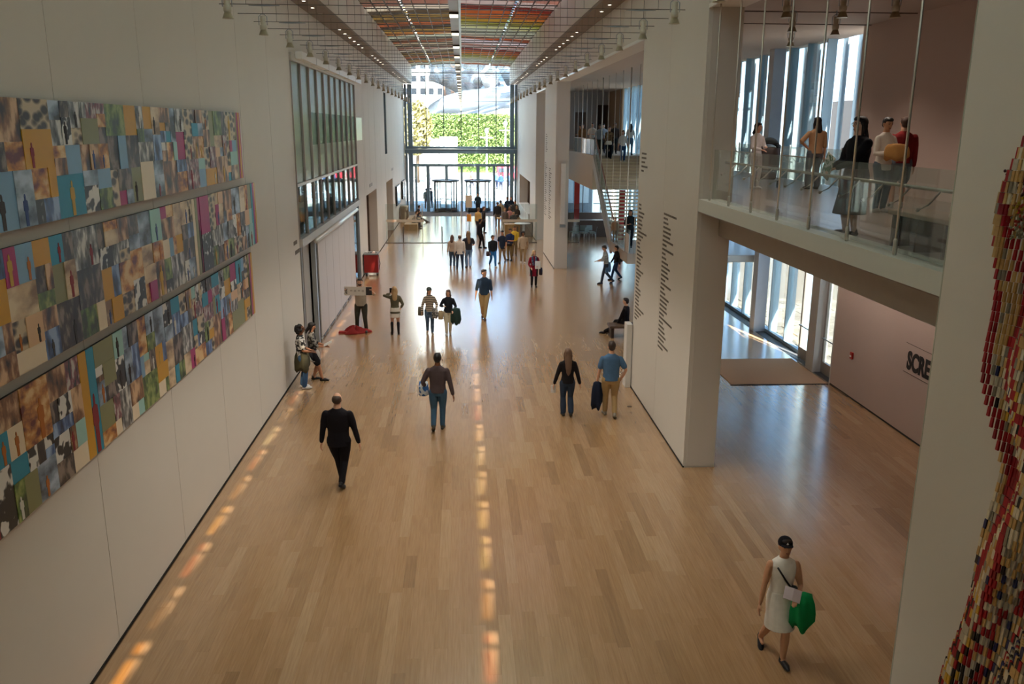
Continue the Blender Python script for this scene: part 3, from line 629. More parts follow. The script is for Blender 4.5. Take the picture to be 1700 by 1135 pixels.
ribbon([(770, 166), (790, 152), (806, 140), (820, 128)], [(764, 120), (786, 105), (800, 98), (815, 92)], 248, 'grey folded steel ribbon in the middle of the pavilion', '#474e58')
ribbon([(795, 122), (806, 150), (815, 168)], [(818, 100), (824, 120), (838, 160)], 238, 'bright standing steel fin of the pavilion', '#8d939b')
ribbon([(826, 112), (840, 140), (858, 160)], [(852, 90), (866, 110), (880, 140)], 240, 'pale outer steel ribbon at the pavilion edge', '#5f6d7c')
ribbon([(775, 200), (805, 188), (835, 180), (862, 178)], [(775, 188), (805, 176), (835, 168), (862, 164)], 215, 'narrow low steel ribbon just above the hedge', '#565c64', 4)
# white tower with windows
pa, pb = at(680, 170, Y=330), at(737, 170, Y=330)
tw = tag(empty('white_tower', ((pa.x+pb.x)/2-1, 322, 0)), 'tall white apartment tower with a grid of small windows', 'building')
hw = (pb.x-pa.x)/2; MB().box(-hw-6, hw, 0, 20, 0, 95).build('walls', mat('#ecebe6', .7), tw)
wm = MB().box(-.9, .9, -.05, .3, 0, 2.2).mesh(mat('#262c34', .4)); 
for i_ in range(9):
    for j in range(12): link('window', wm, tw, (-hw-3+i_*3.1, 0, 14+j*4.4))
pa = at(741, 150, Y=345); pb = at(756, 150, Y=345)
bk = tag(empty('brick_building', ((pa.x+pb.x)/2, 345, 0)), 'pinkish brick building behind the pavilion', 'building')
MB().box(-3, 3, 0, 14, 0, 60).build('walls', mat('#7a5a4c', .8), bk)
for j in range(9):
    for i_ in range(2): link('window', wm, bk, (-1.4+2.8*i_, 0, 12+j*4.5))
pa = at(755, 150, Y=360)
gb = tag(empty('glass_tower', (pa.x+4, 360, 0)), 'blue glass tower behind the middle mullion', 'building')
MB().box(-4, 16, 0, 14, 0, 70).build('walls', mat('#41566a', .4), gb)
for j in range(12): MB().box(-4.05, 16.05, -.1, 0, 4+j*5, 5+j*5).build('floor_band', mat('#dfe8ee', .4), gb)
# lamp posts
for px, tp, lb in ((839, 205, 'white street lamp post in front of the hedge, right of its twin globe'), (808, 217, 'short white lamp post with a globe in front of the hedge')):
    p = at(px, 262, Y=112); zt_ = at(px, tp, Y=112).z; t = tag(empty('street_lamp', (p.x, 112, 0)), lb, 'street lamp')
    MB().tube([(0, 0, 0), (0, 0, zt_)], [.11, .07], 10).build('post', mat('#eeeeea', .5), t); MB().box(-.8, .8, -.04, .04, zt_-.9, zt_-.82).build('arm', mat('#eeeeea', .5), t)
    MB().ball((0, 0, zt_), (.25, .25, .34)).build('globe', mat('#f4f4f0', .3), t)
# red van parked outside
p = at(836, 300, Z=.0); 
vz = tag(empty('red_van', (p.x+.4, p.y, -.02)), 'small bright red vehicle parked outside the end doors', 'vehicle')
bevel(MB().box(-1.3, 1.5, -.9, .9, .35, 1.9).build('body', mat('#d23a48', .4), vz), .15, 3)
for sx in (-.8, 1.0): 
    for sy in (-.85, .7): MB().tube([(sx, sy, .33), (sx, sy+.15, .33)], .33, 14).build('wheel', DARK, vz)
MB().box(-1.1, 1.3, -.92, -.9, 1.15, 1.7).build('window', mat('#3c4650', .2), vz)
# white blocks on the terrace
for i_, (x_, y_, s_) in enumerate(((17, 36, 1.3), (19.5, 31, 1.0), (22, 33.5, 1.6))):
    tag(bevel(MB().box(x_, x_+s_*1.6, y_, y_+s_, -.05, s_*.7).build('terrace_planter', mat('#8d887e', .7)), .04), ('large', 'small', 'wide')[i_]+' pale stone block standing on the sunlit terrace', 'planter')
struct(MB().box(30, 31, 10, 70, 0, 9).build('wall_terrace', mat('#6e6860', .8)), 'pale building wall across the terrace')
tag(MB().box(XG+3.2, XG+6.2, 16.5, 21.0, 3.2, 3.4).box(XG+3.3, XG+3.5, 16.6, 16.8, 0, 3.2).box(XG+5.9, XG+6.1, 20.7, 20.9, 0, 3.2).box(XG+3.3, XG+3.5, 20.7, 20.9, 0, 3.2).box(XG+5.9, XG+6.1, 16.6, 16.8, 0, 3.2).build('terrace_shelter', mat('#b9b4aa', .7)), 'flat roofed shelter shading the terrace paving', 'shelter')
# ================================================================== ARTWORK AND OBJECTS
def photo_mat(c1, c2, c3, sx, sy, sc, kind=0):
    k = ('photo', c1, c2, c3, sc, kind)
    if k in MATS: return MATS[k]
    m = bpy.data.materials.new('print_%d' % len(MATS)); m.use_nodes = True; MATS[k] = m; nt = m.node_tree; b_ = nt.nodes['Principled BSDF']; b_.inputs['Roughness'].default_value = .4
    tc = nt.nodes.new('ShaderNodeTexCoord'); mp = nt.nodes.new('ShaderNodeMapping'); mp.inputs['Scale'].default_value = (1, sx, sy); nt.links.new(tc.outputs['Object'], mp.inputs[0])
    oi = nt.nodes.new('ShaderNodeObjectInfo'); ad = nt.nodes.new('ShaderNodeVectorMath'); nt.links.new(mp.outputs[0], ad.inputs[0])
    mu = nt.nodes.new('ShaderNodeMath'); mu.operation = 'MULTIPLY'; mu.inputs[1].default_value = 30; nt.links.new(oi.outputs['Random'], mu.inputs[0]); nt.links.new(mu.outputs[0], ad.inputs[1])
    if kind == 1:
        n = nt.nodes.new('ShaderNodeTexWave'); n.inputs['Scale'].default_value = sc; n.inputs['Distortion'].default_value = 6
    elif kind == 2:
        n = nt.nodes.new('ShaderNodeTexVoronoi'); n.inputs['Scale'].default_value = sc
    else:
        n = nt.nodes.new('ShaderNodeTexNoise'); n.inputs['Scale'].default_value = sc; n.inputs['Detail'].default_value = 6
    nt.links.new(ad.outputs[0], n.inputs['Vector'])
    cr = nt.nodes.new('ShaderNodeValToRGB'); e = cr.color_ramp; e.interpolation = 'LINEAR'
    e.elements[0].position = .36; e.elements[0].color = lin(c1)+(1,); e.elements[1].position = .62; e.elements[1].color = lin(c3)+(1,); x_ = e.elements.new(.5); x_.color = lin(c2)+(1,)
    nt.links.new(n.outputs['Distance' if kind == 2 else 'Fac'], cr.inputs[0]); nt.links.new(cr.outputs[0], b_.inputs['Base Color'])
    return m
flat = [mat(c, .4, var=.04) for c in ('#a81a66', '#1a8fae', '#d19a1e', '#8a8a5e', '#e0b78c', '#9cc9c2', '#7fa9c9', '#ead9bd')]
photo = [photo_mat('#3a3f46', '#7f93a8', '#b8c9da', 1, 1.6, 2.2), photo_mat('#2b241f', '#8b5e3c', '#d9b48a', 2, 1, 3), photo_mat('#1c1c1c', '#7d7d7a', '#dcdad4', 2.4, 1, 4), photo_mat('#1d1d1d', '#8f8f8c', '#e4e2dc', 1, 1, 5, 1),
         photo_mat('#2c3b1e', '#5f7a34', '#9aa55e', 1.4, 1, 5), photo_mat('#6b2a22', '#c9883f', '#e7c58a', 1, 1.5, 4), photo_mat('#1f2f4a', '#4a6aa0', '#9cb7d9', 2, .8, 3.5), photo_mat('#33302c', '#96856e', '#cbb895', 1.2, 2, 4.5, 2),
         photo_mat('#151515', '#3a2f2a', '#8f7f72', 2, 1, 4), photo_mat('#29343a', '#8a4a52', '#c9c2b8', 2, 1, 6), photo_mat('#8a6d52', '#cdb28c', '#e6d2b0', 1, 2, 2)]
dig = mat('#241a16', .6); fig = [mat(c, .5) for c in ('#2a2320', '#b86a1e', '#d9d4ca', '#33508a', '#8a1f2a', '#c9a24a')]
def collage(name, ya, yb, za, zb, label, seed, right_strip):
    t = tag(empty(name, (XL+.065, ya, za)), label, 'artwork', 'collage panels on the white wall')
    W_, H_ = yb-ya, zb-za; rg = random.Random(seed)
    MB().box(-.03, .0, 0, W_, 0, H_).build('backing_board', mat('#2d2826', .6), t)
    cells = [(0, 0, W_-.42, H_)]; done = []
    while cells:
        y, z, w_, h_ = cells.pop()
        if (w_ < .8 and h_ < .7 and rg.random() < .32) or (w_ < .45 and h_ < .5 and rg.random() < .8) or w_ < .2 or h_ < .2 and w_ < .4: done.append((y, z, w_, h_)); continue
        if w_ > h_*rg.uniform(.9, 1.5): s_ = w_*rg.uniform(.32, .68); cells += [(y, z, s_, h_), (y+s_, z, w_-s_, h_)]
        else: s_ = h_*rg.uniform(.35, .65); cells += [(y, z, w_, s_), (y, z+s_, w_, h_-s_)]
    # strips of plain colour at the free end
    y = W_-.42
    for q, ci in enumerate(right_strip): done.append((y+q*.42/len(right_strip), 0, .42/len(right_strip), H_, flat[ci]))
    for i_, c in enumerate(done):
        y, z, w_, h_ = c[:4]; m = c[4] if len(c) > 4 else (rg.choice(flat) if rg.random() < .3 else rg.choice(photo))
        d = .004+.003*(i_ % 4)
        pr = MB().box(.0, d, -w_/2, w_/2, -h_/2, h_/2).build('print', m, t, (0, y+w_/2, z+h_/2))
        if len(done) < 230 and rg.random() < .42 and h_ > .3 and w_ > .12:      # small standing cut-out figure
            fh = h_*rg.uniform(.5, .85); fw = min(fh*.3, w_*.8); fy = y+w_*rg.uniform(.3, .7); fz = z+.01
            prof = [(0, 0), (.3, 0), (.32, .45), (.5, .5), (.45, .78), (.14, .82), (.17, .93), (.06, 1)]
            pts = [(a*fw, b_*fh) for a, b_ in prof]+[(-a*fw, b_*fh) for a, b_ in reversed(prof)]; n = len(pts)
            MB().add([(0, a, b_) for a, b_ in pts]+[(.004, a, b_) for a, b_ in pts], [tuple(range(n))[::-1], tuple(range(n, 2*n))]+[(k, (k+1) % n, n+(k+1) % n, n+k) for k in range(n)]).build('cutout', rg.choice(fig+[dig]), pr, (d, fy-(y+w_/2), fz-(z+h_/2)))
    return t
collage('collage_panel', 4.6, 18.66, 5.75, 7.08, 'topmost long collage panel of photographs ending in a magenta strip', 11, (3, 0, 2, 0))
collage('collage_panel', 4.6, 15.4, 4.26, 5.59, 'middle row collage panel, the longer one with bathers and striped figures', 12, (7, 3, 0))
collage('collage_panel', 15.42, 19.56, 4.26, 5.59, 'middle row collage panel, the shorter one ending in an ochre edge', 13, (1, 0, 2))
collage('collage_panel', 4.6, 10.56, 2.78, 4.13, 'bottom row collage panel, the one with large blue sky prints', 14, (2, 1))
collage('collage_panel', 10.58, 18.84, 2.78, 4.13, 'bottom row collage panel, the one ending in magenta and ochre strips', 15, (3, 0, 2))
# ---- hanging of folded metal strips on the near pillar
tp = tag(empty('metal_tapestry', (XR-.115, 4.0, 0)), 'draped wall hanging of small red, gold and cream metal strips', 'wall hanging')
rg = random.Random(21); strips = []
def edge(z):     # far edge of the hanging along the wall
    pts = [(0.9, 6.38), (1.6, 6.46), (2.1, 6.5), (2.75, 6.5), (3.3, 6.42), (4.1, 6.33), (4.5, 6.5), (4.8, 6.6), (5.1, 6.62), (5.6, 6.6), (5.95, 6.66), (6.3, 6.7), (6.55, 6.66), (7.1, 6.56), (8.2, 6.3)]
    for (a, b_), (c, d) in zip(pts, pts[1:]):
        if a <= z <= c: return b_+(d-b_)*(z-a)/(c-a)
    return 6.3
tcols = [mat(c, .38, metal=.35, var=.2, scale=30) for c in ('#a31420', '#8a0f1c', '#c7a468', '#b58f55', '#d9cfb4', '#8a8270', '#1e1a1c', '#232a5c', '#d0a63a', '#b9b09a')]
z = .9
while z < 8.2:
    hz = .085; e = edge(z+hz/2); y = e; k = 0
    while y > 4.0:
        wd = .034; fold = .075*math.sin((y-e)*9+z*1.4+.5*math.sin(z*2.2))+.04*math.sin(z*4.3+(y-e)*3)
        band = (e-y)+.12*math.sin(z*1.3)+.05*math.sin(z*3.1)
        if z < 3.0: ci = rg.choice([0, 0, 1, 2, 4, 6, 8, 9]) if band < .45 else rg.choice([2, 4, 5, 9, 2, 0, 6, 7])
        elif int(band/.075) % 3 == 0: ci = rg.choice([0, 0, 1])
        elif 5.1 < z < 6.2 and band < .6: ci = rg.choice([3, 2, 3, 5, 2, 0 if rg.random() < .2 else 3])
        else: ci = rg.choice([2, 3, 4, 5, 9, 2, 4]) if rg.random() < .93 else rg.choice([6, 7, 8])
        strips.append((y, z, fold, ci)); y -= wd
    z += hz*1.03
smesh = [MB().hexa([(-.012, -.032, 0), (.004, -.032, 0), (.004, 0, 0), (-.012, 0, 0), (-.005, -.031, .083), (.008, -.031, .083), (.008, -.001, .083), (-.005, -.001, .083)]).mesh(m) for m in tcols]
vis = [s_ for s_ in strips if s_[0] > 5.6]; vis.sort(key=lambda s_: -s_[0])
for s_ in vis[:300]: link('strip', smesh[s_[3]], tp, (-s_[2]-.02, s_[0]-4.0, s_[1]))
rest = {}
for s_ in vis[300:]+[q for q in strips if q[0] <= 5.6]: rest.setdefault(s_[3], []).append(s_)
for ci, L_ in rest.items():
    b_ = MB()
    for (y, z, fd, _) in L_:
        q = Vector((-fd-.02, y-4.0, z)); b_.hexa([q+Vector(p) for p in [(-.012, -.032, 0), (.004, -.032, 0), (.004, 0, 0), (-.012, 0, 0), (-.005, -.031, .083), (.008, -.031, .083), (.008, -.001, .083), (-.005, -.001, .083)]])
    o = b_.build('strips', tcols[ci], tp); o['kind'] = 'stuff'
for i_, (zz_, c) in enumerate(((6.35, '#3a1420'), (6.2, '#a08a1c'), (6.02, '#8f8a70'), (6.1, '#9a3020'))):
    b_ = MB()
    for q in range(60): b_.ball((-.05-.05*rg.random(), 2.64-.02*i_-.3*rg.random(), zz_+.2*rg.random()-.05), .013, 6, 4)
    o = b_.build('rosettes', mat(c, .4, metal=.3), tp); o['kind'] = 'stuff'
# ---- wall lettering: lists of names, too small to read, built as word blocks
INK = mat('#6e6459', .7)
def lettering(label, X, Ya, z_top, lines, widths, seed, lh=.098, inv=-1):
    t = tag(empty('wall_lettering', (X-.003, Ya, z_top)), label, 'lettering'); rg = random.Random(seed)
    for i_ in range(lines):
        w_ = widths[i_ % len(widths)]*rg.uniform(.75, 1.1); x_ = 0; b_ = MB()
        while x_ < w_:
            q = min(rg.uniform(.06, .17), w_-x_+.03); b_.box(-.002, .002, -x_, -x_-q, -i_*lh-.045, -i_*lh); x_ += q+.022
        b_.build('text_line', INK, t)
lettering('short block of five text lines high on the first pillar', XR, 21.62, 6.22, 5, (.62, .66, .42, .85, .35), 3, .105)
lettering('long column of small text on the first pillar beside the stairs', XR, 21.72, 4.95, 31, (.3, .35, .62, .66, .5, .45, .4, .95, .7, .5), 4, .098)
lettering('long column of small text on the first pillar nearer its lettered edge', XR, 18.95, 4.98, 32, (1.15, .4, .5, .75, .7, .6, .85, .45), 5, .098)
lettering('left column of small text on the second pillar', XR, 47.2, 5.0, 26, (.5, .8, 1.1, .6), 6, .11)
lettering('right column of small text on the second pillar', XR, 44.9, 4.8, 24, (.9, .5, 1.2, .7), 7, .11)
lettering('upper block of text lines high on the second pillar', XR, 46.9, 6.5, 9, (.6, .9, .5), 8, .11)
t = tag(empty('wall_lettering', (XL+.003, 24.3, 3.7)), 'two short grey text lines on the white wall beside the interior window', 'lettering')
for i_, (a, c) in enumerate(((.0, .5), (.15, .8))): MB().box(0, .003, a-.4, c-.4, -i_*.28-.11, -i_*.28).build('text_line', INK, t)
# large lettering by the terrace doors
def letters(txt, label, loc, size, sx):
    t = tag(empty('large_lettering', loc), label, 'lettering')
    cu = bpy.data.curves.new('glyph', 'FONT'); cu.body = txt; cu.size = size; cu.extrude = .004; cu.offset = size*.042; cu.space_character = 1.02
    o = bpy.data.objects.new('glyph', cu); col.objects.link(o); bpy.context.view_layer.update()
    me = bpy.data.meshes.new_from_object(o.evaluated_get(bpy.context.evaluated_depsgraph_get())); bpy.data.objects.remove(o); me.materials.clear(); me.materials.append(mat('#1d1a1a', .5))
    l = link('letters', me, t); l.matrix_basis = Matrix(((0, 0, -1, 0), (-sx, 0, 0, 0), (0, 1, 0, 0), (0, 0, 0, 1)))
    return t
t = letters('SCRE', 'bold black capital letters SCRE on the pinkish side wall', (XB-.008, 18.08, 1.56), .56, .74)
for zz_ in (1.45, 2.12): MB().box(-.001, .003, -1.6, .12, zz_-1.56-.006, zz_-1.56+.006).build('rule_line', INK, t)
fa = tag(empty('fire_alarm', (XB-.001, 20.75, 1.12)), 'small red fire alarm box on the side wall near the doors', 'alarm')
bevel(MB().box(-.05, 0, -.06, .06, -.09, .09).build('housing', mat('#b0221e', .4), fa), .008); MB().box(-.062, -.05, -.035, .035, -.03, .01).build('lever', mat('#e8e4dc', .4), fa)
# mat by the terrace doors
dm = tag(bevel(MB().box(7.3, 9.98, 21.92, 24.55, .0, .018).build('door_mat', mat('#b58f6c', .95, var=.12, scale=60, bump=.3)), .006), 'large tan mat inside the terrace doors', 'mat')
MB().box(7.26, 10.0, 21.87, 21.918, 0, .014).build('rubber_edge', DARK, dm)
bn = tag(empty('waste_bin', (9.6, 31.4, 0)), 'dark grey bin standing by the terrace glass', 'bin')
bevel(MB().box(-.28, .28, -.28, .28, .06, .8).build('body', mat('#3c4650', .4), bn), .03); bevel(MB().box(-.3, .3, -.3, .3, .8, .86).build('lid', mat('#2a3038', .4), bn), .02); MB().box(-.24, .24, -.24, .24, 0, .06).build('base', DARK, bn)
# gallery bench
gb = tag(empty('gallery_bench', (5.75, 9.75, Z2)), 'low pale bench on the upper gallery behind the glass', 'bench')
bevel(MB().box(-.28, .28, -1.0, 1.0, .4, .46).build('seat', mat('#b49a86', .4), gb), .01)
for yy in (-.9, -.3, .3, .9): MB().box(-.25, .25, yy-.02, yy+.02, 0, .4).build('leg', mat('#4e3f38', .5), gb)
# gallery spotlights
for i_, (x_, y_) in enumerate(((6.0, 16.4), (7.02, 16.3), (7.97, 16.2), (6.99, 18.7), (8.14, 19.2), (8.18, 21.9), (6.2, 12.6), (7.4, 12.5))):
    s = tag(empty('gallery_spotlight', (x_, y_, 9.2)), 'dark brass spotlight hanging under the gallery ceiling', 'spotlight', 'gallery ceiling spotlights')
    link('body', spot_body, s); link('lens', spot_lens, link('reflector', spot_cone, s)); link('yoke', spot_yoke, s); MB().box(-.01, .01, -.01, .01, .0, .1).build('stem', ALU, s)
    ld = bpy.data.lights.new('gallery_lamp', 'SPOT'); ld.energy = 30; ld.spot_size = R(120); ld.spot_blend = .7; ld.shadow_soft_size = .06; ld.color = (1, .84, .72)
    lo_ = bpy.data.objects.new('lamp_light', ld); col.objects.link(lo_); lo_.parent = s; lo_.location = (0, 0, -.42)
for i_, y_ in enumerate((9.0, 12.0, 15.0, 18.0, 20.8)):  # added lamps, out of view, that brighten the side wall
    s = tag(empty('added_fill_lamp', (8.3, y_, Z2-.565)), 'small added fill lamp, out of view under the gallery, aimed at the side wall', 'fill lamp', 'added fill lamps under the gallery')
    hb_ = MB().box(-.06, .06, -.14, .14, -.1, 0).build('housing', ALU, s); MB().box(.06, .064, -.12, .12, -.09, -.02).build('lens', emit('#ffe8d4', 1.), hb_)
    ld = bpy.data.lights.new('added_fill_light', 'SPOT'); ld.energy = 55; ld.spot_size = R(105); ld.spot_blend = .9; ld.shadow_soft_size = .08; ld.color = (1, .86, .76)
    lo_ = bpy.data.objects.new('lamp_light', ld); col.objects.link(lo_); lo_.parent = s; lo_.location = (.09, 0, -.06); lo_.rotation_euler = (0, R(-38), 0)
for k in range(6):
    tag(MB().box(XR2, XB, 10.6+2.2*k-.008, 10.6+2.2*k+.008, ZC2-.02, ZC2).build('ceiling_track', mat('#6f5f55', .5)), 'thin lighting track across the gallery ceiling', 'track', 'gallery ceiling tracks')
# low white partition ends and wall fin
tag(bevel(MB().box(XR-.17, XR-.02, J(4)-.1, J(4)+.28, .0, 1.75).build('white_screen', mat('#d9d4cc', .5)), .006), 'slim white screen standing at the far edge of the first pillar', 'screen')
fn = tag(empty('wall_fin', (4.86, J(11)-.012, 2.25)), 'tall white upright fin fixed to the second pillar face', 'fin')
bevel(MB().box(-.11, .11, -.22, 0, 0, 2.9).build('blade', mat('#e4dfd6', .45), fn), .01); MB().box(-.12, .16, -.2, -.05, -.18, -.05).build('bracket', ALU, fn)
# flush socket in the floor
tag(MB().lathe([(.06, 0), (.06, .004), (.05, .006)], c=(4.15, 20.2, 0), n=16).build('floor_socket', mat('#5c4a3a', .4, metal=.5)), 'small round brass floor socket beside the first pillar', 'floor socket')
# red kiosk on wheels
kx = tag(empty('red_cart', (-4.33, 40.2, 0)), 'dark red box cart with grey top beside the interior window', 'cart')
bevel(MB().box(-.33, .33, -.3, .3, .16, 1.0).build('body', mat('#8e1f1a', .45), kx), .012); bevel(MB().box(-.35, .35, -.33, .33, 1.0, 1.06).build('top', mat('#7d7d7c', .4), kx), .01)
for sx in (-.26, .26):
    for sy in (-.22, .22): MB().tube([(sx-.02, sy, .07), (sx+.02, sy, .07)], .07, 12).build('wheel', DARK, kx); MB().box(sx-.03, sx+.03, sy-.03, sy+.03, .1, .16).build('caster', ALU, kx)
MB().tube([(.36, -.3, .3), (.42, -.3, .6), (.36, -.3, 1.0)], .014, 6).build('handle', mat('#2a1a18', .4), kx); MB().box(-.12, .22, -.31, -.3, .06, .16).build('white_flap', mat('#e6e2da', .5), kx)
for i_ in range(5): tag(bevel(MB().box(-.3+.12*i_, -.2+.12*i_, -.12, .12, 0, .06).build('booklet_pile', mat(['#cfccc6', '#b9b7b2', '#8d8d8b', '#dcd9d2', '#a3a19c'][i_], .6), None, (-4.33, 40.2, 1.06)), .004), 'small pile of grey booklets on the red cart', 'booklets', 'booklet piles on the red cart')
# counter and screen inside the first left doorway
cn = tag(empty('desk_counter', (-5.6, 44.6, 0)), 'white and wood counter inside the first doorway', 'counter')
bevel(MB().box(-.4, .3, -2, 2, 0, .95).build('front', mat('#e8e5df', .4), cn), .02); bevel(MB().box(-.45, .35, -2.05, 2.05, .95, 1.0).build('worktop', mat('#c9a27a', .4), cn), .01)
ms = tag(empty('desk_monitor', (-5.75, 46.1, 1.0)), 'dark monitor with pale blue screen on the doorway counter', 'monitor')
MB().box(-.05, .05, -.15, .15, 0, .02).box(-.02, .02, -.03, .03, .02, .2).build('stand', DARK, ms); MB().box(-.3, .3, -.03, 0, .2, .6).build('casing', DARK, ms); MB().box(-.28, .28, -.034, -.03, .22, .58).build('screen', emit('#a9c4d8', .6), ms)
# wall screens near the end
for i_, (a, c) in enumerate(((60.4, 63.6), (66.3, 69.2))):
    t = tag(empty('wall_screen', (XL, a, 1.45)), 'flat black wall screen, the one %s the end glass' % ('farther from', 'next to')[i_], 'screen')
    bevel(MB().box(.02, .14, 0, c-a, 0, 1.35).build('casing', mat('#1b1a1b', .3), t), .01); MB().box(.14, .145, .06, c-a-.06, .05, 1.3).build('display', mat('#2b2628', .15), t)
# signs over doorways (too small to read): small pale plates
for (y_, z_, lb) in ((44.0, 3.85, 'small grey direction sign above the first doorway'), (57.9, 4.0, 'tiny grey plate above the second doorway')):
    tag(MB().box(XL+.001, XL+.01, y_, y_+1.4, z_, z_+.16).build('wall_sign', mat('#a79d92', .5)), lb, 'sign')
# bench by the far left wall
bb = tag(empty('entrance_bench', (-3.55, 61.5, 0)), 'wooden box bench with upright back against the far wall', 'bench')
bevel(MB().box(-.45, .45, -3.3, 3.0, .0, .42).build('seat_box', mat('#a98a60', .5, var=.1), bb), .01); bevel(MB().box(-1.1, -.5, 2.2, 3.0, 0, 1.15).build('end_block', mat('#857a68', .5), bb), .01)
# ticket desks
tk = tag(empty('ticket_desk', (3.2, 53.7, 0)), 'wooden ticket desk with pale round top near the partition', 'desk')
bevel(MB().box(-.6, .35, -.5, .5, 0, .95).build('front', mat('#a97f4a', .5, var=.12), tk), .02); MB().lathe([(.08, 0), (.08, 1.0)], c=(.55, -.6, 0)).build('leg', mat('#e2e2de', .4), tk); MB().lathe([(.001, 1.0), (.5, 1.0), (.5, 1.04), (.001, 1.04)], c=(.5, -.5, 0), n=24).build('round_top', mat('#dfe3e4', .3), tk)
tk = tag(empty('grey_cabinet', (4.05, 55.3, 0)), 'low grey cabinet against the wall beside the ticket desk', 'cabinet')
bevel(MB().box(-.35, .4, -.5, .5, .04, .95).build('body', mat('#6b655f', .5), tk), .01); MB().box(-.33, .38, -.48, .48, 0, .04).build('plinth', DARK, tk); MB().box(-.37, -.352, -.45, .45, .1, .9).build('door', mat('#77716a', .5), tk)
ct = tag(empty('check_counter', (4.75, 63, 0)), 'long white counter in the alcove opening near the end doors', 'counter')
bevel(MB().box(-.3, .35, -4.6, 4.6, 0, 1.05).build('front', mat('#e7e4df', .4), ct), .02); bevel(MB().box(-.36, .4, -4.65, 4.65, 1.05, 1.1).build('worktop', mat('#f0eeea', .3), ct), .01)
tk = tag(empty('info_table', (3.35, 59.2, 0)), 'tan information table behind the crowd near the alcove', 'table')
bevel(MB().box(-1.0, .6, -.4, .4, .7, .76).build('top', mat('#b99a70', .5), tk), .01)
for sx in (-.9, .5):
    for sy in (-.3, .3): MB().box(sx-.03, sx+.03, sy-.03, sy+.03, 0, .7).build('leg', mat('#8a6d48', .5), tk)
# lit sign stand in the middle of the entrance
p = at(779, 398, Z=0); ls = tag(empty('sign_stand', (p.x, p.y, 0)), 'standing sign with pale board and orange lamp box on a thin post', 'sign')
MB().tube([(0, 0, 0), (0, 0, 1.3)], .025, 8).build('post', DARK, ls); MB().lathe([(.22, 0), (.22, .02), (.001, .03)], n=20).build('base', DARK, ls)
bevel(MB().box(-.2, .2, -.04, .04, 2.0, 2.75).build('board', mat('#cdb9a0', .5), ls), .01); bevel(MB().box(-.13, .13, -.08, .08, 1.15, 1.6).build('lamp_box', mat('#d08a3a', .4), ls), .01); MB().tube([(0, 0, 1.6), (0, 0, 2.0)], .02, 8).build('upper_post', DARK, ls)
# red jacket on the floor
rj = at(590, 552, Z=0); b_ = MB(); rg = random.Random(9); n = 28
rings = []
for k, (rr_, zz_) in enumerate(((1., 0.), (.95, .04), (.75, .1), (.5, .15), (.2, .18), (.03, .18))):
    rings.append([(rr_*(.42+.12*math.sin(3*a+1)+.05*math.sin(7*a))*math.cos(a), rr_*(.3+.07*math.sin(2*a))*math.sin(a), max(0, zz_*(1+.5*math.sin(4*a+k)))) for a in [2*math.pi*j/n for j in range(n)]])
tag(b_.rings(rings).build('red_jacket', mat('#8f1f1c', .8, var=.3, scale=9), None, (rj.x, rj.y, 0)), 'crumpled red jacket lying on the floor by the poster holder', 'jacket')
tag(MB().box(rj.x-.55, rj.x-.2, rj.y-.12, rj.y+.1, 0, .05).build('red_scarf', mat('#a02a24', .8)), 'small folded red cloth beside the crumpled jacket', 'cloth')
# ================================================================== PEOPLE
SKIN = {'l': '#d2a184', 'm': '#b98262', 'd': '#7d5138', 't': '#c7926f'}
def cloth(c, pat=None, c2='#e8e2d6', sc=14.):
    if not pat: return mat(c, .85, var=.12, scale=14., bump=.15, spec=.2)
    k = ('cloth', c, pat, c2, sc)
    if k in MATS: return MATS[k]
    m = bpy.data.materials.new('cloth_%d' % len(MATS)); m.use_nodes = True; MATS[k] = m; nt = m.node_tree; b_ = nt.nodes['Principled BSDF']; b_.inputs['Roughness'].default_value = .85
    tc = nt.nodes.new('ShaderNodeTexCoord')
    if pat == 'stripe':
        n = nt.nodes.new('ShaderNodeTexWave'); n.bands_direction = 'Z'; n.inputs['Scale'].default_value = sc; out = 'Fac'
    else:
        n = nt.nodes.new('ShaderNodeTexNoise'); n.inputs['Scale'].default_value = sc; n.inputs['Detail'].default_value = 1; out = 'Fac'
    nt.links.new(tc.outputs['Object'], n.inputs['Vector']); cr = nt.nodes.new('ShaderNodeValToRGB'); cr.color_ramp.interpolation = 'CONSTANT'
    cr.color_ramp.elements[0].color = lin(c)+(1,); cr.color_ramp.elements[1].position = .5; cr.color_ramp.elements[1].color = lin(c2)+(1,)
    nt.links.new(n.outputs[out], cr.inputs[0]); nt.links.new(cr.outputs[0], b_.inputs['Base Color']); return m
def ik(a, b, l1, l2, hint):
    a, b = Vector(a), Vector(b); d = b-a; L = d.length
    if L > (l1+l2)*.999: b = a+d*((l1+l2)*.999/L); d = b-a; L = d.length
    x = (l1*l1-l2*l2+L*L)/(2*L); h_ = math.sqrt(max(0, l1*l1-x*x)); u = d/L
    hv = Vector(hint); hv = (hv-u*hv.dot(u)); hv = hv.normalized() if hv.length > 1e-6 else Vector((0, 1, 0))
    return a+u*x+hv*h_, b
def remesh(mb, name, m, parent, vox, smooth=4, s=1.):
    o = mb.build(name, m, parent)
    r = o.modifiers.new('skin', 'REMESH'); r.mode = 'VOXEL'; r.voxel_size = vox; r.use_smooth_shade = True
    if smooth: q = o.modifiers.new('relax', 'SMOOTH'); q.factor = .5; q.iterations = smooth
    return o
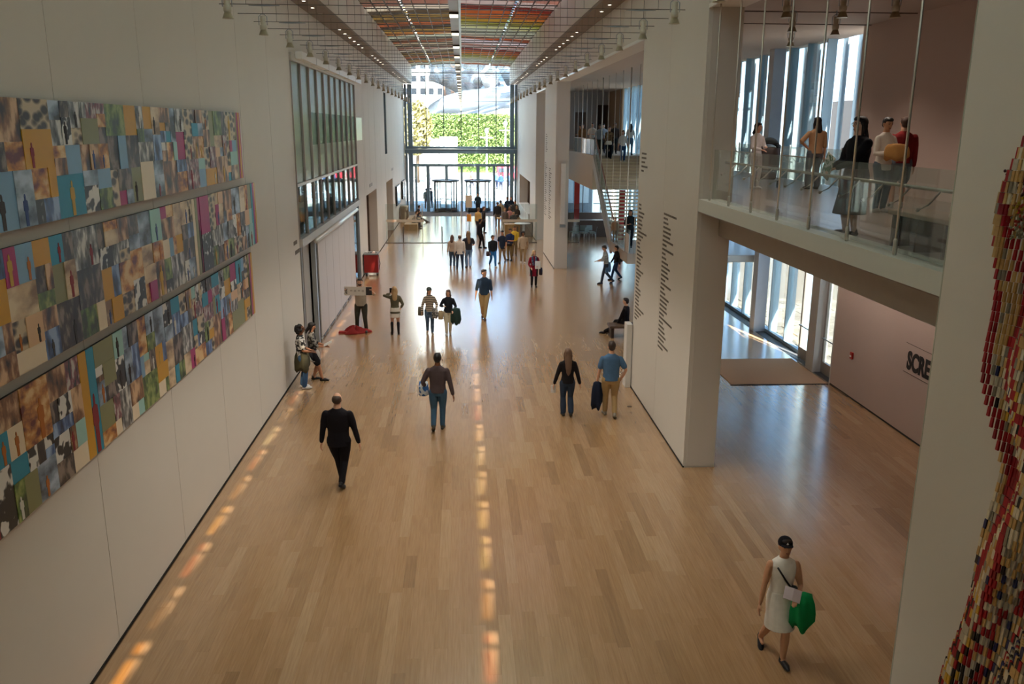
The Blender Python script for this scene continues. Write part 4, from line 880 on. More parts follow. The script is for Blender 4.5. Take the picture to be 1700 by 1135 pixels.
POSES = {
 'stand': dict(fl=(-.055, 0, 0, 0), fr=(.055, .01, 0, 8), hl=(-.15, .02, .47), hr=(.15, .02, .47)),
 'walk1': dict(fl=(-.04, .13, 0, 0), fr=(.045, -.15, .03, -25), hl=(-.15, -.08, .49), hr=(.15, .13, .5)),
 'walk2': dict(fl=(-.045, -.15, .03, -25), fr=(.04, .13, 0, 0), hl=(-.15, .13, .5), hr=(.15, -.08, .49)),
 'stride': dict(fl=(-.03, .02, 0, 0), fr=(.03, -.2, .07, -45), hl=(-.16, .08, .48), hr=(.17, -.07, .48)),
 'hold': dict(fl=(-.05, 0, 0, 0), fr=(.055, .02, 0, 5), hl=(-.05, .17, .64), hr=(.06, .17, .63)),
 'sit': dict(fl=(-.06, .26, 0, 0), fr=(.06, .24, 0, 0), hl=(-.07, .2, .36), hr=(.07, .2, .36), hip=.27),
}
def person(label, loc, h=1.72, face=0., pose='stand', skin='l', hair=('short', '#2b211a'), top=('#555555', 'long', 'hip'), legs=('trousers', '#2d3548'), shoe='#1c1a1a', bw=1., male=True, head=0., lean=0., vox=None, group=None, pz=0., **ov):
    P = dict(POSES[pose]); P.update(ov)
    dist = Vector((loc[0], loc[1], 0)).length
    vox = vox or (.0085 if dist < 24 else .012 if dist < 33 else .016 if dist < 48 else .022)
    root = empty('person', (loc[0], loc[1], loc[2] if len(loc) > 2 else 0), -R(face)); tag(root, label, 'person', group)
    S = h
    bw = bw*(1.08 if male else 1.02); sw = (.118 if male else .102)*bw; hipw = .052*bw
    # pelvis height from the feet
    hip = P.get('hip', .515)
    if 'hip' not in P:
        for f_, sx in ((P['fl'], -1), (P['fr'], 1)):
            dx = math.hypot(f_[0]-sx*hipw, f_[1]); zmax = .046+f_[2]+math.sqrt(max(.01, .474**2-dx*dx)); hip = min(hip, zmax)
    dz = hip-.515
    def B(x, y, z):       # upper body point, leaning about the pelvis
        z = z+dz; q = z-hip; a = R(lean); return Vector((x, y+q*math.sin(a), hip+q*math.cos(a)))
    hp = {}; kn = {}; an = {}
    for sd, f_, sx in (('l', P['fl'], -1), ('r', P['fr'], 1)):
        hp[sd] = Vector((sx*hipw, 0, hip)); a0 = Vector((f_[0], f_[1], .046+f_[2]))
        kn[sd], an[sd] = ik(hp[sd], a0, .24, .236, P.get('knee', (0, 1, 0)) if 'hip' not in P else (0, .3, 1))
    sh = {}; el = {}; wr = {}
    for sd, hk, sx in (('l', 'hl', -1), ('r', 'hr', 1)):
        sh[sd] = B(sx*sw*.86, 0, .785); tgt = Vector(P[hk]) if P.get('abs') else B(*P[hk])
        el[sd], wr[sd] = ik(sh[sd], tgt, .168, .15, P.get('e'+sd, (sx*.6, -1, -.2)))
    def sc(mb): mb.v = [(p[0]*S, p[1]*S, p[2]*S) for p in mb.v]; return mb
    sleeve = top[1]; tk_ = legs[0]
    # ---------------- body (one continuous skin)
    b_ = MB(); cv = .84
    def sec(z, rx, ry, y=0): p = B(0, y, z); return (p.x, p.y, p.z, rx*bw, ry*bw)
    b_.loft([sec(.47, .05, .045), sec(.53, .076, .052), sec(.6, .064, .045), sec(.7, .076, .052), sec(.775, .086, .05), sec(.805, .07, .042), sec(.83, .042, .036), sec(.845, .034, .033), sec(.885, .03, .033, .006)], 16)
    hy = R(head); hc = B(0, .01, .932); Hm = Matrix.Translation(hc) @ Matrix.Rotation(-hy, 4, 'Z') @ Matrix.Rotation(R(-lean*.3+P.get('nod', 0)), 4, 'X')
    hb = MB(); hb.ball((0, 0, .008), (.046, .057, .06), 14, 10).ball((0, .012, -.028), (.036, .042, .038), 12, 8).ball((0, .059, -.006), (.007, .012, .012), 8, 6).ball((0, .056, .012), (.006, .008, .02), 8, 6)
    for sx in (-1, 1): hb.ball((sx*.047, -.004, -.002), (.007, .012, .018), 8, 6)
    hb.ball((0, .05, -.034), (.014, .008, .006), 8, 6)
    hb.xf(Hm); b_.add(hb.v, hb.f, True)
    lc = .84 if tk_ in ('trousers',) else 1.
    for sd in 'lr':
        b_.capsule([hp[sd], (hp[sd]+kn[sd])/2, kn[sd], kn[sd]*.6+an[sd]*.4, an[sd]], [.042*lc*bw, .042*lc*bw, .032*lc, .034*lc, .021], 10)
        b_.capsule([an[sd]+Vector((0, 0, -.01)), an[sd]+Vector((0, .06, -.026))], [.02, .014], 8)
        ac = .86 if sleeve == 'long' else 1.
        b_.capsule([sh[sd], (sh[sd]+el[sd])/2, el[sd], el[sd]*.55+wr[sd]*.45, wr[sd]], [.03*ac*bw*(.8 if sleeve in ('short', 'elbow') else 1), .028*ac*bw*(.86 if sleeve in ('short', 'elbow') else 1), .022*ac, .022*ac, .015], 10)
        # hand: palm, four fingers, thumb
        d = (wr[sd]-el[sd]).normalized(); sx = -1 if sd == 'l' else 1
        side = Vector((0, 1, 0)) if abs(d.y) < .8 else Vector((-sx, 0, 0)); side = (side-d*side.dot(d)).normalized(); nrm = d.cross(side)*(-sx)   # nrm points to palm side (towards body)
        curl = P.get('curl', .5); p0 = wr[sd]+d*.012
        b_.capsule([p0, p0+d*.036], [.016, .021], 8, .55, side)
        for q in range(4):
            o_ = p0+d*(.05-.003*abs(q-1.4))+side*(.016-.0105*q); ln = (.021, .025, .023, .018)[q]
            m1 = o_+(d+nrm*curl*.5).normalized()*ln; m2 = m1+(d+nrm*curl*1.6).normalized()*ln*.9
            b_.capsule([o_-d*.008, m1, m2], [.0058, .0054, .0046], 6)
        o_ = p0+d*.012+side*.016; m1 = o_+(d*.6+side*.8).normalized()*.02; m2 = m1+(d*.9+side*.2+nrm*.5).normalized()*.018
        b_.capsule([o_, m1, m2], [.0075, .0062, .005], 6)
    body = remesh(sc(b_), 'body', mat(SKIN.get(skin, skin), .55, var=.08, scale=20, spec=.35), root, vox, 3)
    # face details
    fc = MB()
    for sx in (-1, 1): fc.ball((sx*.0175, .049, .009), (.0075, .004, .0042), 8, 6)
    fc.xf(Hm)
    if dist < 50: sc(fc).build('eyes', mat('#201712', .3), body)
    fb = MB()
    for sx in (-1, 1): fb.tube([(sx*.008, .0535, .021), (sx*.02, .05, .0235), (sx*.028, .043, .02)], [.0022, .0028, .0015], 6)
    if dist < 50: sc(fb.xf(Hm)).build('eyebrows', mat(hair[1] if hair[0] != 'cap' else '#2b211a', .8), body); sc(MB().ball((0, .0535, -.034), (.0135, .004, .0042), 8, 6).xf(Hm)).build('mouth', mat('#8d4a40', .5), body)
    # ---------------- hair / headwear
    hs, hcol = hair[0], hair[1]; hb = MB(); hm = mat(hcol, .55, var=.25, scale=60, bump=.3)
    if hs != 'bald' and hs != 'beanie':
        if hs == 'short': hb.ball((0, -.012, .022), (.051, .056, .054), 14, 10).ball((0, -.03, -.01), (.043, .034, .036), 12, 8).ball((0, .02, .049), (.041, .036, .024), 12, 8)
        elif hs == 'balding': hb.ball((0, -.02, .006), (.05, .048, .048), 14, 10)
        elif hs == 'curly':
            rg_ = random.Random(len(label))
            for q in range(46):
                v = Vector((rg_.gauss(0, 1), rg_.gauss(-.5, .8), rg_.gauss(.1, .9))).normalized(); hb.ball((v.x*.055, -.02+v.y*.05, .0+v.z*.066), .024, 8, 6)
            hb.ball((0, -.016, .012), (.056, .056, .062))
        else:
            hb.ball((0, -.012, .02), (.053, .058, .056), 14, 10).ball((0, -.03, -.015), (.05, .036, .048), 12, 8).ball((0, .018, .049), (.043, .037, .025), 12, 8)
            L_ = {'bob': .06, 'medium': .11, 'long': .2, 'verylong': .27}.get(hs, .06)
            hb.capsule([(0, -.03, 0), (0, -.05, -.05-.2*L_), (0, -.062, -.05-.6*L_), (0, -.058, -.05-L_)], [.045, .052, .05, .028], 12, .55, (1, 0, 0))
            if hs != 'bob' or not male:
                for sx in (-1, 1): hb.capsule([(sx*.046, -.005, .01), (sx*.05, -.004, -.03), (sx*.048, -.002, -.06-.35*L_)], [.014, .017, .01], 8)
            if len(hair) > 2 and hair[2] == 'bun': hb.ball((0, -.07, .03), .026)
        hb.xf(Hm); remesh(sc(hb), 'hair', hm, root, max(.008, vox*.8), 2)
    if hs == 'beanie' or (len(hair) > 2 and hair[2] == 'beanie'):
        cb = MB().ball((0, -.008, .03), (.055, .062, .054), 16, 10).loft([(0, -.008, .005, .056, .063), (0, -.008, .03, .057, .064)], 20).xf(Hm); sc(cb).build('beanie', cloth('#4b5350'), root)
        hb = MB()
        hb.capsule([(0, -.04, -.01), (0, -.055, -.08), (0, -.05, -.14)], [.04, .045, .03], 10, .5, (1, 0, 0)).xf(Hm); sc(hb).build('hair', hm, root)
    if len(hair) > 2 and hair[2] == 'cap':
        cb = MB().ball((0, -.006, .034), (.054, .062, .05), 18, 10).xf(Hm); cp = sc(cb).build('cap', cloth('#17161b'), root)
        vz_ = MB().rings([[( .045*math.cos(a), .04+q*math.sin(a), .03-.012*q/.05+.004*e) for a in [math.pi*j/8 for j in range(9)]]+[(.04*math.cos(a), .04+.2*q*math.sin(a), .027+.004*e) for a in [math.pi*j/8 for j in range(8, -1, -1)]] for q, e in ((.05, 0), (.05, 1))]).xf(Hm); sc(vz_).build('visor', cloth('#1c1a20'), cp)
        sc(MB().add([(-.009, .0555, .036), (.009, .0555, .036), (.0, .054, .05), (-.009, .058, .036), (.009, .058, .036), (0, .0565, .05)], [(0, 1, 2), (5, 4, 3), (0, 3, 4, 1), (1, 4, 5, 2), (2, 5, 3, 0)]).xf(Hm)).build('emblem', mat('#f0f0ee', .5), cp)
    if P.get('beard'): sc(MB().ball((0, .02, -.04), (.035, .04, .026), 12, 8).xf(Hm)).build('beard', hm, root)
    if P.get('glasses'):
        gm = MB()
        for sx in (-1, 1): gm.tube([(sx*.0185+.013*math.cos(a), .058, .009+.011*math.sin(a)) for a in [2*math.pi*j/10 for j in range(11)]], .0018, 5); gm.tube([(sx*.03, .057, .011), (sx*.049, .0, .011)], .0016, 5)
        sc(gm.xf(Hm)).build('glasses', mat('#171213', .3), root)
    # ---------------- top
    tm = top[3] if len(top) > 3 and not isinstance(top[3], (str, tuple)) else cloth(top[0], *(top[3] if len(top) > 3 else ()))
    t_ = MB(); e = .010; low = {'waist': .55, 'hip': .5, 'long': .45, 'thigh': .4, 'knee': .3, 'shin': .17}[top[2]]
    secs = [sec(.85, .037, .036), sec(.836, .05, .042), sec(.815, .08, .05), sec(.785, .104 if male else .094, .058), sec(.72, .1 if male else .09, .064 if male else .07), sec(.66, .095 if male else .082, .062), sec(.6, .09 if male else .08, .06), sec(.53, .094, .068)]
    if low < .53: secs.append(sec(min(low, .5), .096+.05*(.53-low), .072+.06*(.53-low)))
    if low < .42: secs.append(sec(low, .1+.14*(.53-low), .078+.12*(.53-low)))
    if low > .53: secs = secs[:-1]+[sec(low, .084, .062)]
    t_.loft(list(reversed(secs)), 18)
    for sd in 'lr':
        if sleeve == 'long': t_.capsule([sh[sd]+Vector((0, 0, -.004)), (sh[sd]+el[sd])/2, el[sd], (el[sd]+wr[sd])/2, wr[sd]-(wr[sd]-el[sd])*.05], [.034*bw, .034*bw, .031, .029, .024], 10)
        elif sleeve == 'short': q = sh[sd]+(el[sd]-sh[sd])*.68; t_.capsule([sh[sd]+Vector((0, 0, -.006)), q], [.032*bw, .036*bw], 10)
        elif sleeve == 'elbow': q = el[sd]+(wr[sd]-el[sd])*.12; t_.capsule([sh[sd]+Vector((0, 0, -.006)), el[sd], q], [.032*bw, .034, .033], 10)
    remesh(sc(t_), {'knee': 'coat', 'shin': 'dress'}.get(top[2], 'shirt'), tm, root, max(vox, .012), 4)
    # ---------------- lower garment
    lm_ = cloth(legs[1], *(legs[2] if len(legs) > 2 else ()))
    if tk_ in ('trousers', 'shorts'):
        t_ = MB(); z0_ = hip
        t_.loft([(0, 0, z0_-.06, .06*bw, .05*bw), (0, 0, z0_-.02, .085*bw, .058*bw), (0, 0, z0_+.03, .083*bw, .06*bw), (0, 0, z0_+.07, .074*bw, .053*bw)], 16)
        fl_ = P.get('flare', 1.)
        for sd in 'lr':
            k_, a_ = kn[sd], an[sd]
            if tk_ == 'trousers': t_.capsule([hp[sd]+Vector((0, 0, -.01)), (hp[sd]+k_)/2, k_, (k_+a_)/2, a_+(k_-a_).normalized()*.012], [.056*bw, .05*bw, .041, .037*fl_, .033*fl_], 10)
            else: t_.capsule([hp[sd]+Vector((0, 0, -.01)), hp[sd]*.2+k_*.8], [.058*bw, .056*bw], 10)
        remesh(sc(t_), tk_, lm_, root, max(vox, .012), 3)
    elif tk_ == 'skirt':
        hl_ = legs[3] if len(legs) > 3 else .3; my = (kn['l'].y+kn['r'].y)/2
        t_ = MB().loft([(0, my*.7, hl_, .105*bw*(1+.6*max(0, .3-hl_)), .095*bw*(1+.6*max(0, .3-hl_))), (0, my*.4, (hl_+hip)/2, .1*bw, .085*bw), (0, 0, hip, .1*bw, .074*bw), (0, 0, hip+.06, .088*bw, .064*bw)], 20); remesh(sc(t_), 'skirt', lm_, root, max(vox, .012), 3)
    # ---------------- shoes / boots
    for sd, f_ in (('l', P['fl']), ('r', P['fr'])):
        t_ = MB(); t_.capsule([(0, -.022, .02), (0, .03, .022), (0, .075, .017), (0, .098, .013)], [.022, .024, .025, .016], 12)
        t_.capsule([(0, -.012, .03), (0, -.008, P.get('boot', .05))], [.023, .024 if P.get('boot', 0) < .1 else .032], 10)
        t_.v = [(p[0], p[1], max(p[2], 0)) for p in t_.v]
        M = Matrix.Translation(an[sd]+Vector((0, 0, 0))) @ Matrix.Rotation(R(P.get('toe', 8))*(1 if sd == 'l' else -1), 4, 'Z') @ Matrix.Rotation(R(f_[3]), 4, 'X') @ Matrix.Translation((0, 0, -.046))
        sc(t_.xf(M)).build('boot' if P.get('boot', 0) > .1 else 'shoe', mat(shoe, .5, var=.1), root)
    root['_h'] = S
    J_ = dict(wl=wr['l']*S, wr=wr['r']*S, el=el['l']*S, er=el['r']*S, sl=sh['l']*S, sr=sh['r']*S, hip=hip*S, head=hc*S, M=Matrix.Translation(root.location) @ Matrix.Rotation(-R(face), 4, 'Z'), S=S, B=lambda x, y, z: B(x, y, z)*S)
    del root['_h']
    return root, J_
def gp(px, py, Z=0.): p = at(px, py, Z=Z); return (p.x, p.y, Z)
def held(name, mb, m, J_, label, cat):
    """a thing carried by a person: built in that person's frame, stays a thing of its own"""
    c = sum((Vector(v) for v in mb.v), Vector())/len(mb.v); mb.v = [tuple(Vector(v)-c) for v in mb.v]
    o = mb.build(name, m); o.matrix_world = J_['M'] @ Matrix.Translation(c); return tag(o, label, cat)
def bagmb(c, w_, d_, h_, n=14):
    return MB().loft([(c[0], c[1], c[2]-h_, w_*.8, d_*.8), (c[0], c[1], c[2]-h_*.95, w_, d_), (c[0], c[1], c[2]-h_*.4, w_, d_), (c[0], c[1], c[2], w_*.8, d_*.35)], n)
def drape(c, w_, d_, h_, seed=1):
    n = 40; rr_ = []
    for k, (s_, z_) in enumerate(((.75, -1), (1, -.85), (1, -.5), (.9, -.2), (.7, 0), (.25, .06))):
        rr_.append([(c[0]+w_*s_*(1+.14*math.sin(5*a+k*.6))*math.cos(a), c[1]+d_*s_*(1+.16*math.sin(4*a+seed))*math.sin(a), c[2]+z_*h_*(1+.12*math.sin(3*a+seed) if k < 2 else 1)) for a in [2*math.pi*j/n for j in range(n)]])
    return MB().rings(rr_)
# ---- hall, near to far
_, q = person('woman in a sleeveless white dress and black cap walking with a green jacket', gp(1287, 1086), 1.72, 185, 'stand', 't', ('short', '#2a1d18', 'cap'), ('#efe7dc', 'none', 'long'), ('skirt', '#efe7dc', (), .27), '#17161a', 1.06, False, head=0, nod=10,
  fl=(-.02, .12, 0, 5), fr=(.085, -.13, .03, -30), hl=(-.07, .15, .6), hr=(.16, .03, .46))
held('green_jacket', drape((q['wl'].x-.1, q['wl'].y-.02, q['wl'].z+.02), .15, .11, .46, 3), cloth('#128a4c'), q, 'bright green jacket draped over the arm of the woman in white', 'jacket')
held('folded_papers', MB().box(-.11, .0, -.006, .006, -.08, .08).xf(Matrix.Rotation(R(14), 4, 'Z')).box(.0, .11, -.006, .006, -.08, .08).xf(Matrix.Translation((q['wl'].x+.07, q['wl'].y+.06, q['wl'].z+.07)) @ Matrix.Rotation(R(38), 4, 'X') @ Matrix.Rotation(R(-18), 4, 'Y')), mat('#d9c6c8', .6), q, 'folded leaflet held by the woman in the white dress', 'leaflet')
held('crossbody_bag', MB().tube([q['B'](.06, .062, .79), q['B'](.0, .085, .7), q['B'](-.05, .075, .63)], .012, 6, flat=.4).capsule([q['B'](-.075, .07, .62), q['B'](-.09, .06, .56)], [.05, .055], 10), mat('#1a181a', .5), q, 'small black crossbody bag with strap over the white dress', 'bag')
person('man in a black suit walking away along the hall', gp(566, 806), 1.9, 4, 'stride', 'l', ('balding', '#3a2a20'), ('#151217', 'long', 'long'), ('trousers', '#131116'), '#121013', 1.1, hl=(-.185, .03, .47), hr=(.2, .02, .47), fl=(.01, .06, 0, 0), fr=(.035, -.12, .035, -28))
_, q = person('man in a dark brown pullover and blue jeans walking away', gp(728, 713), 1.83, 2, 'stand', 'd', ('short', '#141112'), ('#4d4142', 'long', 'hip'), ('trousers', '#3d5a72'), '#3a3328', 1.02, fl=(-.055, -.1, .035, -30), fr=(.05, .03, 0, 0), hl=(-.17, .1, .54), hr=(.19, -.02, .47))
held('plastic_shopping_bag', bagmb((q['wl'].x-.03, q['wl'].y+.0, q['wl'].z+.12), .12, .14, .32), cloth('#cfd6dc', 'blot', '#2f5f9c', 9.), q, 'white and blue plastic bag under the arm of the man in brown', 'bag')
_, q = person('woman with very long brown hair in a black cardigan walking away', gp(941, 690), 1.69, -2, 'stand', 'l', ('verylong', '#6b5140'), ('#1d191b', 'long', 'hip'), ('trousers', '#2f3b4e'), '#241f20', 1.05, False, fl=(-.05, .02, 0, 0), fr=(.05, -.05, .02, -20), hl=(-.19, .04, .46), hr=(.185, .02, .46), flare=1.25)
held('white_leaflet', MB().box(-.06, .06, -.004, .004, -.17, .02).xf(Matrix.Translation(q['wl']+Vector((-.02, .05, -.08)))), mat('#d9d6d2', .6), q, 'white leaflet in the hand of the long-haired woman', 'leaflet')
_, q = person('man in a blue t-shirt and khaki trousers walking away', gp(1012, 692), 1.9, 3, 'stand', 'l', ('short', '#3a2c25'), ('#4b6a8a', 'short', 'hip'), ('trousers', '#a88a5f'), '#8f8578', 1.03, fl=(-.05, .1, .0, 0), fr=(.055, -.06, .02, -20), hl=(-.17, .05, .46), hr=(.13, .03, .5), er=(1, -.5, 0))
held('navy_jacket', drape((q['wl'].x-.0, q['wl'].y+.0, q['wl'].z-.05), .13, .09, .62, 5), cloth('#1e2536'), q, 'navy jacket carried by the man in the blue t-shirt', 'jacket')
_, q = person('woman with curly dark hair and floral top by the white wall', gp(503, 644), 1.74, 75, 'hold', 'd', ('curly', '#1f1818'), ('#201d20', 'short', 'hip', ('blot', '#d8d2cc', 16.)), ('trousers', '#3f5c80'), '#d9d5cf', 1.16, False, flare=1.2, hl=(-.08, .15, .58), hr=(.06, .15, .58), head=8)
held('olive_apron_coat', drape((.0, .02, 1.02), .23, .2, .52, 6), cloth('#4e4a38'), q, 'olive coat tied round the waist of the curly-haired woman', 'coat')
_, q = person('person in a dark patterned shirt and shorts reading by the white wall', gp(521, 631), 1.66, 82, 'hold', 'm', ('bob', '#1b1515'), ('#2b2628', 'elbow', 'hip', ('blot', '#8d867c', 14.)), ('shorts', '#1c1a1e'), '#19171a', 1.08, False, nod=-18, fr=(.06, .14, 0, 0), hl=(-.05, .2, .6), hr=(.05, .2, .6))
held('floor_plan', MB().box(-.15, .15, -.12, .12, -.004, .004).xf(Matrix.Translation(q['wl']+Vector((.09, .09, .06))) @ Matrix.Rotation(R(25), 4, 'X')), mat('#d6d2cc', .6), q, 'pale folded floor plan held by the person in shorts', 'leaflet')
held('white_shirt_tied', drape((0, .04, .86), .17, .15, .3, 8), cloth('#c9c2bc'), q, 'white shirt tied round the waist of the reading person', 'shirt')
_, q = person('man in a beige shirt holding up a long poster roll', gp(601, 551), 1.86, 184, 'stand', 'l', ('short', '#2a211d'), ('#a89a88', 'elbow', 'hip'), ('trousers', '#3a372e'), '#2a2625', 1.04, hl=(-.235, .17, .8), hr=(.235, .17, .8), el=(-1, -.3, -.8), er=(1, -.3, -.8), beard=True, fl=(-.085, 0, 0, 5), fr=(.085, 0, 0, 5))
pz_ = empty('poster_roll', (0, 0, 0)); pz_.matrix_world = q['M'] @ Matrix.Translation((0, .4, 1.5)); tag(pz_, 'long pale poster held stretched between two hands', 'poster')
MB().box(-.46, .46, -.004, .004, -.15, .15).build('sheet', mat('#d8cdc0', .6), pz_); MB().box(-.46, -.26, .004, .007, -.14, .14).build('dark_picture', mat('#3a3433', .5), pz_); MB().box(.36, .45, .004, .007, -.1, .1).build('print_block', cloth('#d8cdc0', 'blot', '#5a5048', 30.), pz_)
for i_ in range(4): MB().box(-.2+.13*i_, -.12+.13*i_, .004, .006, -.03+.02*(i_ % 2), .04).build('print_mark', mat('#b3a598', .6), pz_)
_, q = person('blonde woman in an olive jacket photographing with a phone', gp(657, 555), 1.64, -6, 'stand', 'l', ('long', '#b08d62'), ('#5b5644', 'long', 'long'), ('skirt', '#dcd4c8', (), .36), '#1d1b1e', 1.02, False, boot=.24, hl=(-.09, .2, .82), hr=(.13, .1, .55), fl=(-.07, .02, 0, 0), fr=(.06, 0, 0, 0))
held('mobile_phone', MB().box(-.04, .04, -.006, .006, -.07, .09).xf(Matrix.Translation(q['wl']+Vector((.03, .06, .09)))), mat('#1a1a1c', .3), q, 'black phone raised by the blonde woman', 'phone')
_, q = person('woman in a striped sweater, grey beanie and ripped jeans', gp(714, 554), 1.6, 178, 'walk1', 'l', ('beanie', '#2a1f1b'), ('#4a3f3c', 'long', 'hip', ('stripe', '#cbb9a2', 5.2)), ('trousers', '#5a6f86', ('blot', '#3f5570', 8.)), '#a89a8a', 1.04, False, head=-20, hl=(-.13, .14, .55), hr=(.16, .1, .5), fl=(-.05, .05, 0, 0), fr=(.05, -.06, .02, -15))
held('grey_tote_bag', bagmb((.3, .02, .95), .1, .08, .3), cloth('#6b6a60'), q, 'grey tote bag of the woman in stripes', 'bag'); held('plaid_scarf_bundle', drape((q['wl'].x+.02, q['wl'].y+.02, q['wl'].z+.05), .1, .09, .32, 2), cloth('#5c5a58', 'blot', '#a8a49c', 20.), q, 'grey patterned scarf hanging from the striped woman\'s arm', 'scarf')
_, q = person('woman with short brown hair in a black top and cream trousers', gp(745, 555), 1.54, 182, 'walk2', 'l', ('bob', '#5a4334'), ('#23252c', 'long', 'hip'), ('trousers', '#cfc3a8'), '#bdb7ae', 1.1, False, head=25, hl=(-.12, .14, .57), hr=(.1, .12, .66), fl=(-.03, -.05, .015, -10), fr=(.04, .05, 0, 0))
held('beige_tote', bagmb((.26, .06, .84), .09, .07, .3), cloth('#b8a482'), q, 'beige tote bag hanging from the shoulder of the woman in black', 'bag'); held('dark_green_coat', drape((q['wl'].x-.08, q['wl'].y+.0, q['wl'].z+.06), .17, .12, .5, 9), cloth('#2c3f3b'), q, 'dark green coat over the arm of the woman in cream trousers', 'coat')
person('man in a navy shirt and khaki trousers glancing sideways', gp(804, 529), 1.84, 182, 'walk1', 'l', ('short', '#33261f'), ('#2f4054', 'elbow', 'hip'), ('trousers', '#b09468'), '#5a3d30', 1.02, head=-42, hl=(-.15, .02, .47), hr=(.17, .06, .47), fl=(-.01, .09, 0, 0), fr=(.03, -.1, .03, -20))
_, q = person('blonde woman in a long dark red coat and scarf', gp(886, 476), 1.62, 178, 'stand', 'l', ('bob', '#b9976c'), ('#7a1526', 'long', 'knee'), ('trousers', '#221e20'), '#1c191a', 1.06, False, head=-40, hl=(-.08, .16, .6), hr=(.1, .14, .55))
held('white_newspaper', MB().box(-.12, .12, -.01, .01, -.17, .17).xf(Matrix.Translation(q['wl']+Vector((.0, .06, .05)))), mat('#d9d6d0', .6), q, 'white folded paper held by the woman in red', 'paper'); held('blue_scarf', MB().capsule([q['B'](.05, .06, .83), q['B'](.045, .085, .72), q['B'](.03, .09, .62)], [.04, .05, .04], 8).capsule([q['B'](-.05, .06, .83), q['B'](-.045, .085, .72), q['B'](-.03, .09, .62)], [.04, .05, .04], 8), cloth('#3a4258', 'blot', '#6a7088', 12.), q, 'blue patterned scarf on the woman in the red coat', 'scarf')
held('dark_handbag', bagmb((-.3, .05, .86), .08, .12, .32), mat('#2b2130', .5), q, 'dark handbag on the arm of the woman in the red coat', 'bag')
person('brown-haired woman in a beige shirt in the group of three', gp(751, 444), 1.62, 12, 'stand', 'l', ('medium', '#5c4236'), ('#b09a86', 'long', 'hip'), ('trousers', '#43566b'), '#9a8372', 1., False)
person('man in a loose white shirt in the group of three', gp(763.5, 447), 1.7, 0, 'stand', 'l', ('balding', '#4a382c'), ('#c9bdb0', 'long', 'long'), ('trousers', '#2f3d52'), '#2c2624', 1.05, fl=(-.08, 0, 0, 0), fr=(.08, 0, 0, 0))
person('long-haired person in a black shirt and pale jeans in the group of three', gp(778, 444), 1.82, -15, 'hold', 'l', ('verylong', '#7a5f46'), ('#2e2c30', 'short', 'hip'), ('trousers', '#66809c'), '#3a3230', 1.05, hl=(-.13, .12, .6), hr=(.1, .13, .6), flare=1.2)
_, q = person('man in a black jacket and bright blue jeans with a bag', gp(818, 443), 1.62, 160, 'walk1', 'm', ('short', '#1f1a1a'), ('#232628', 'long', 'hip'), ('trousers', '#2f6ea8'), '#c9c6c2', 1.05, head=-30)
held('brown_shoulder_bag', bagmb((.24, -.05, .8), .1, .07, .24), mat('#3a2426', .6), q, 'dark brown bag on the man in the black jacket', 'bag')
person('man in a navy waistcoat over a white shirt near the ticket desk', gp(834, 436), 1.7, 200, 'walk2', 'm', ('short', '#17130f'), ('#222a3a', 'short', 'long'), ('trousers', '#8a7458'), '#2a2420', 1., nod=-15)
_, q = person('young man in a blue jersey and tan trousers near the ticket desk', gp(847, 432), 1.68, 215, 'hold', 'm', ('short', '#14110f'), ('#1d2c4f', 'short', 'hip'), ('trousers', '#8a7550'), '#1f1b1a', 1.03, nod=-10)
held('black_waist_bag', MB().capsule([(-.1, .14, .86), (.1, .14, .86)], [.09, .09], 10), mat('#19171a', .6), q, 'black waist bag on the young man in the jersey', 'bag')
person('man in a loose tan shirt and trousers walking with head down', gp(868, 436), 1.62, 180, 'walk1', 'd', ('curly', '#15110f'), ('#b09c84', 'long', 'long'), ('trousers', '#a08765'), '#d0c9bf', 1.1, nod=-25, fl=(-.05, .05, 0, 0), fr=(.055, -.05, .01, -10))
person('person in black standing by the partition with one arm raised', gp(797, 412), 1.72, 60, 'stand', 'd', ('short', '#151213'), ('#1d1b1f', 'long', 'hip'), ('trousers', '#19181b'), '#151416', 1.03, hr=(.14, .1, .98), hl=(-.1, .15, .55), fr=(.06, .12, 0, 0))
_, q = person('man in a striped shirt walking below the stairs reading his phone', gp(1006, 471), 1.76, -85, 'stride', 'l', ('short', '#4a3f3a'), ('#dfe0dc', 'elbow', 'hip', ('stripe', '#46525c', 7.)), ('trousers', '#3b4350'), '#2c3442', 1., nod=-22, lean=8, hl=(-.03, .22, .6), hr=(.04, .22, .6), fl=(-.03, .12, 0, 0), fr=(.03, -.17, .04, -30))
held('blue_apron_jacket', drape((.0, -.03, .98), .19, .17, .42, 12), cloth('#5d7fa3'), q, 'pale blue jacket tied round the striped man\'s waist', 'jacket')
_, q = person('person in dark clothes with a backpack beside the striped man', (gp(1024, 466)[0], gp(1024, 466)[1]+.3, 0), 1.6, -88, 'walk1', 'l', ('short', '#2b2320'), ('#23262b', 'long', 'hip'), ('trousers', '#2e4364'), '#1c1a1c', 1.02)
held('black_backpack', bagmb((0, -.2, 1.3), .16, .1, .45), mat('#1a1b1e', .7), q, 'black backpack worn beside the striped man', 'backpack')
# seated visitor mostly hidden behind the first pillar
sb = tag(empty('side_bench', (5.75, 27.6, 0)), 'low dark bench behind the far edge of the first pillar', 'bench')
bevel(MB().box(-.9, .9, -.3, .3, .34, .42).build('seat', mat('#5a4636', .5), sb), .01)
for sx in (-.8, .8): MB().box(sx-.05, sx+.05, -.25, .25, 0, .34).build('leg', mat('#3a2d24', .5), sb)
person('seated person in black with outstretched boots behind the first pillar', (5.45, 27.75, 0), 1.7, -60, 'sit', 'l', ('short', '#2a211c'), ('#1f1a1c', 'long', 'hip'), ('trousers', '#1d191a'), '#191617', 1., fl=(-.05, .42, 0, 0), fr=(.06, .36, 0, 0))
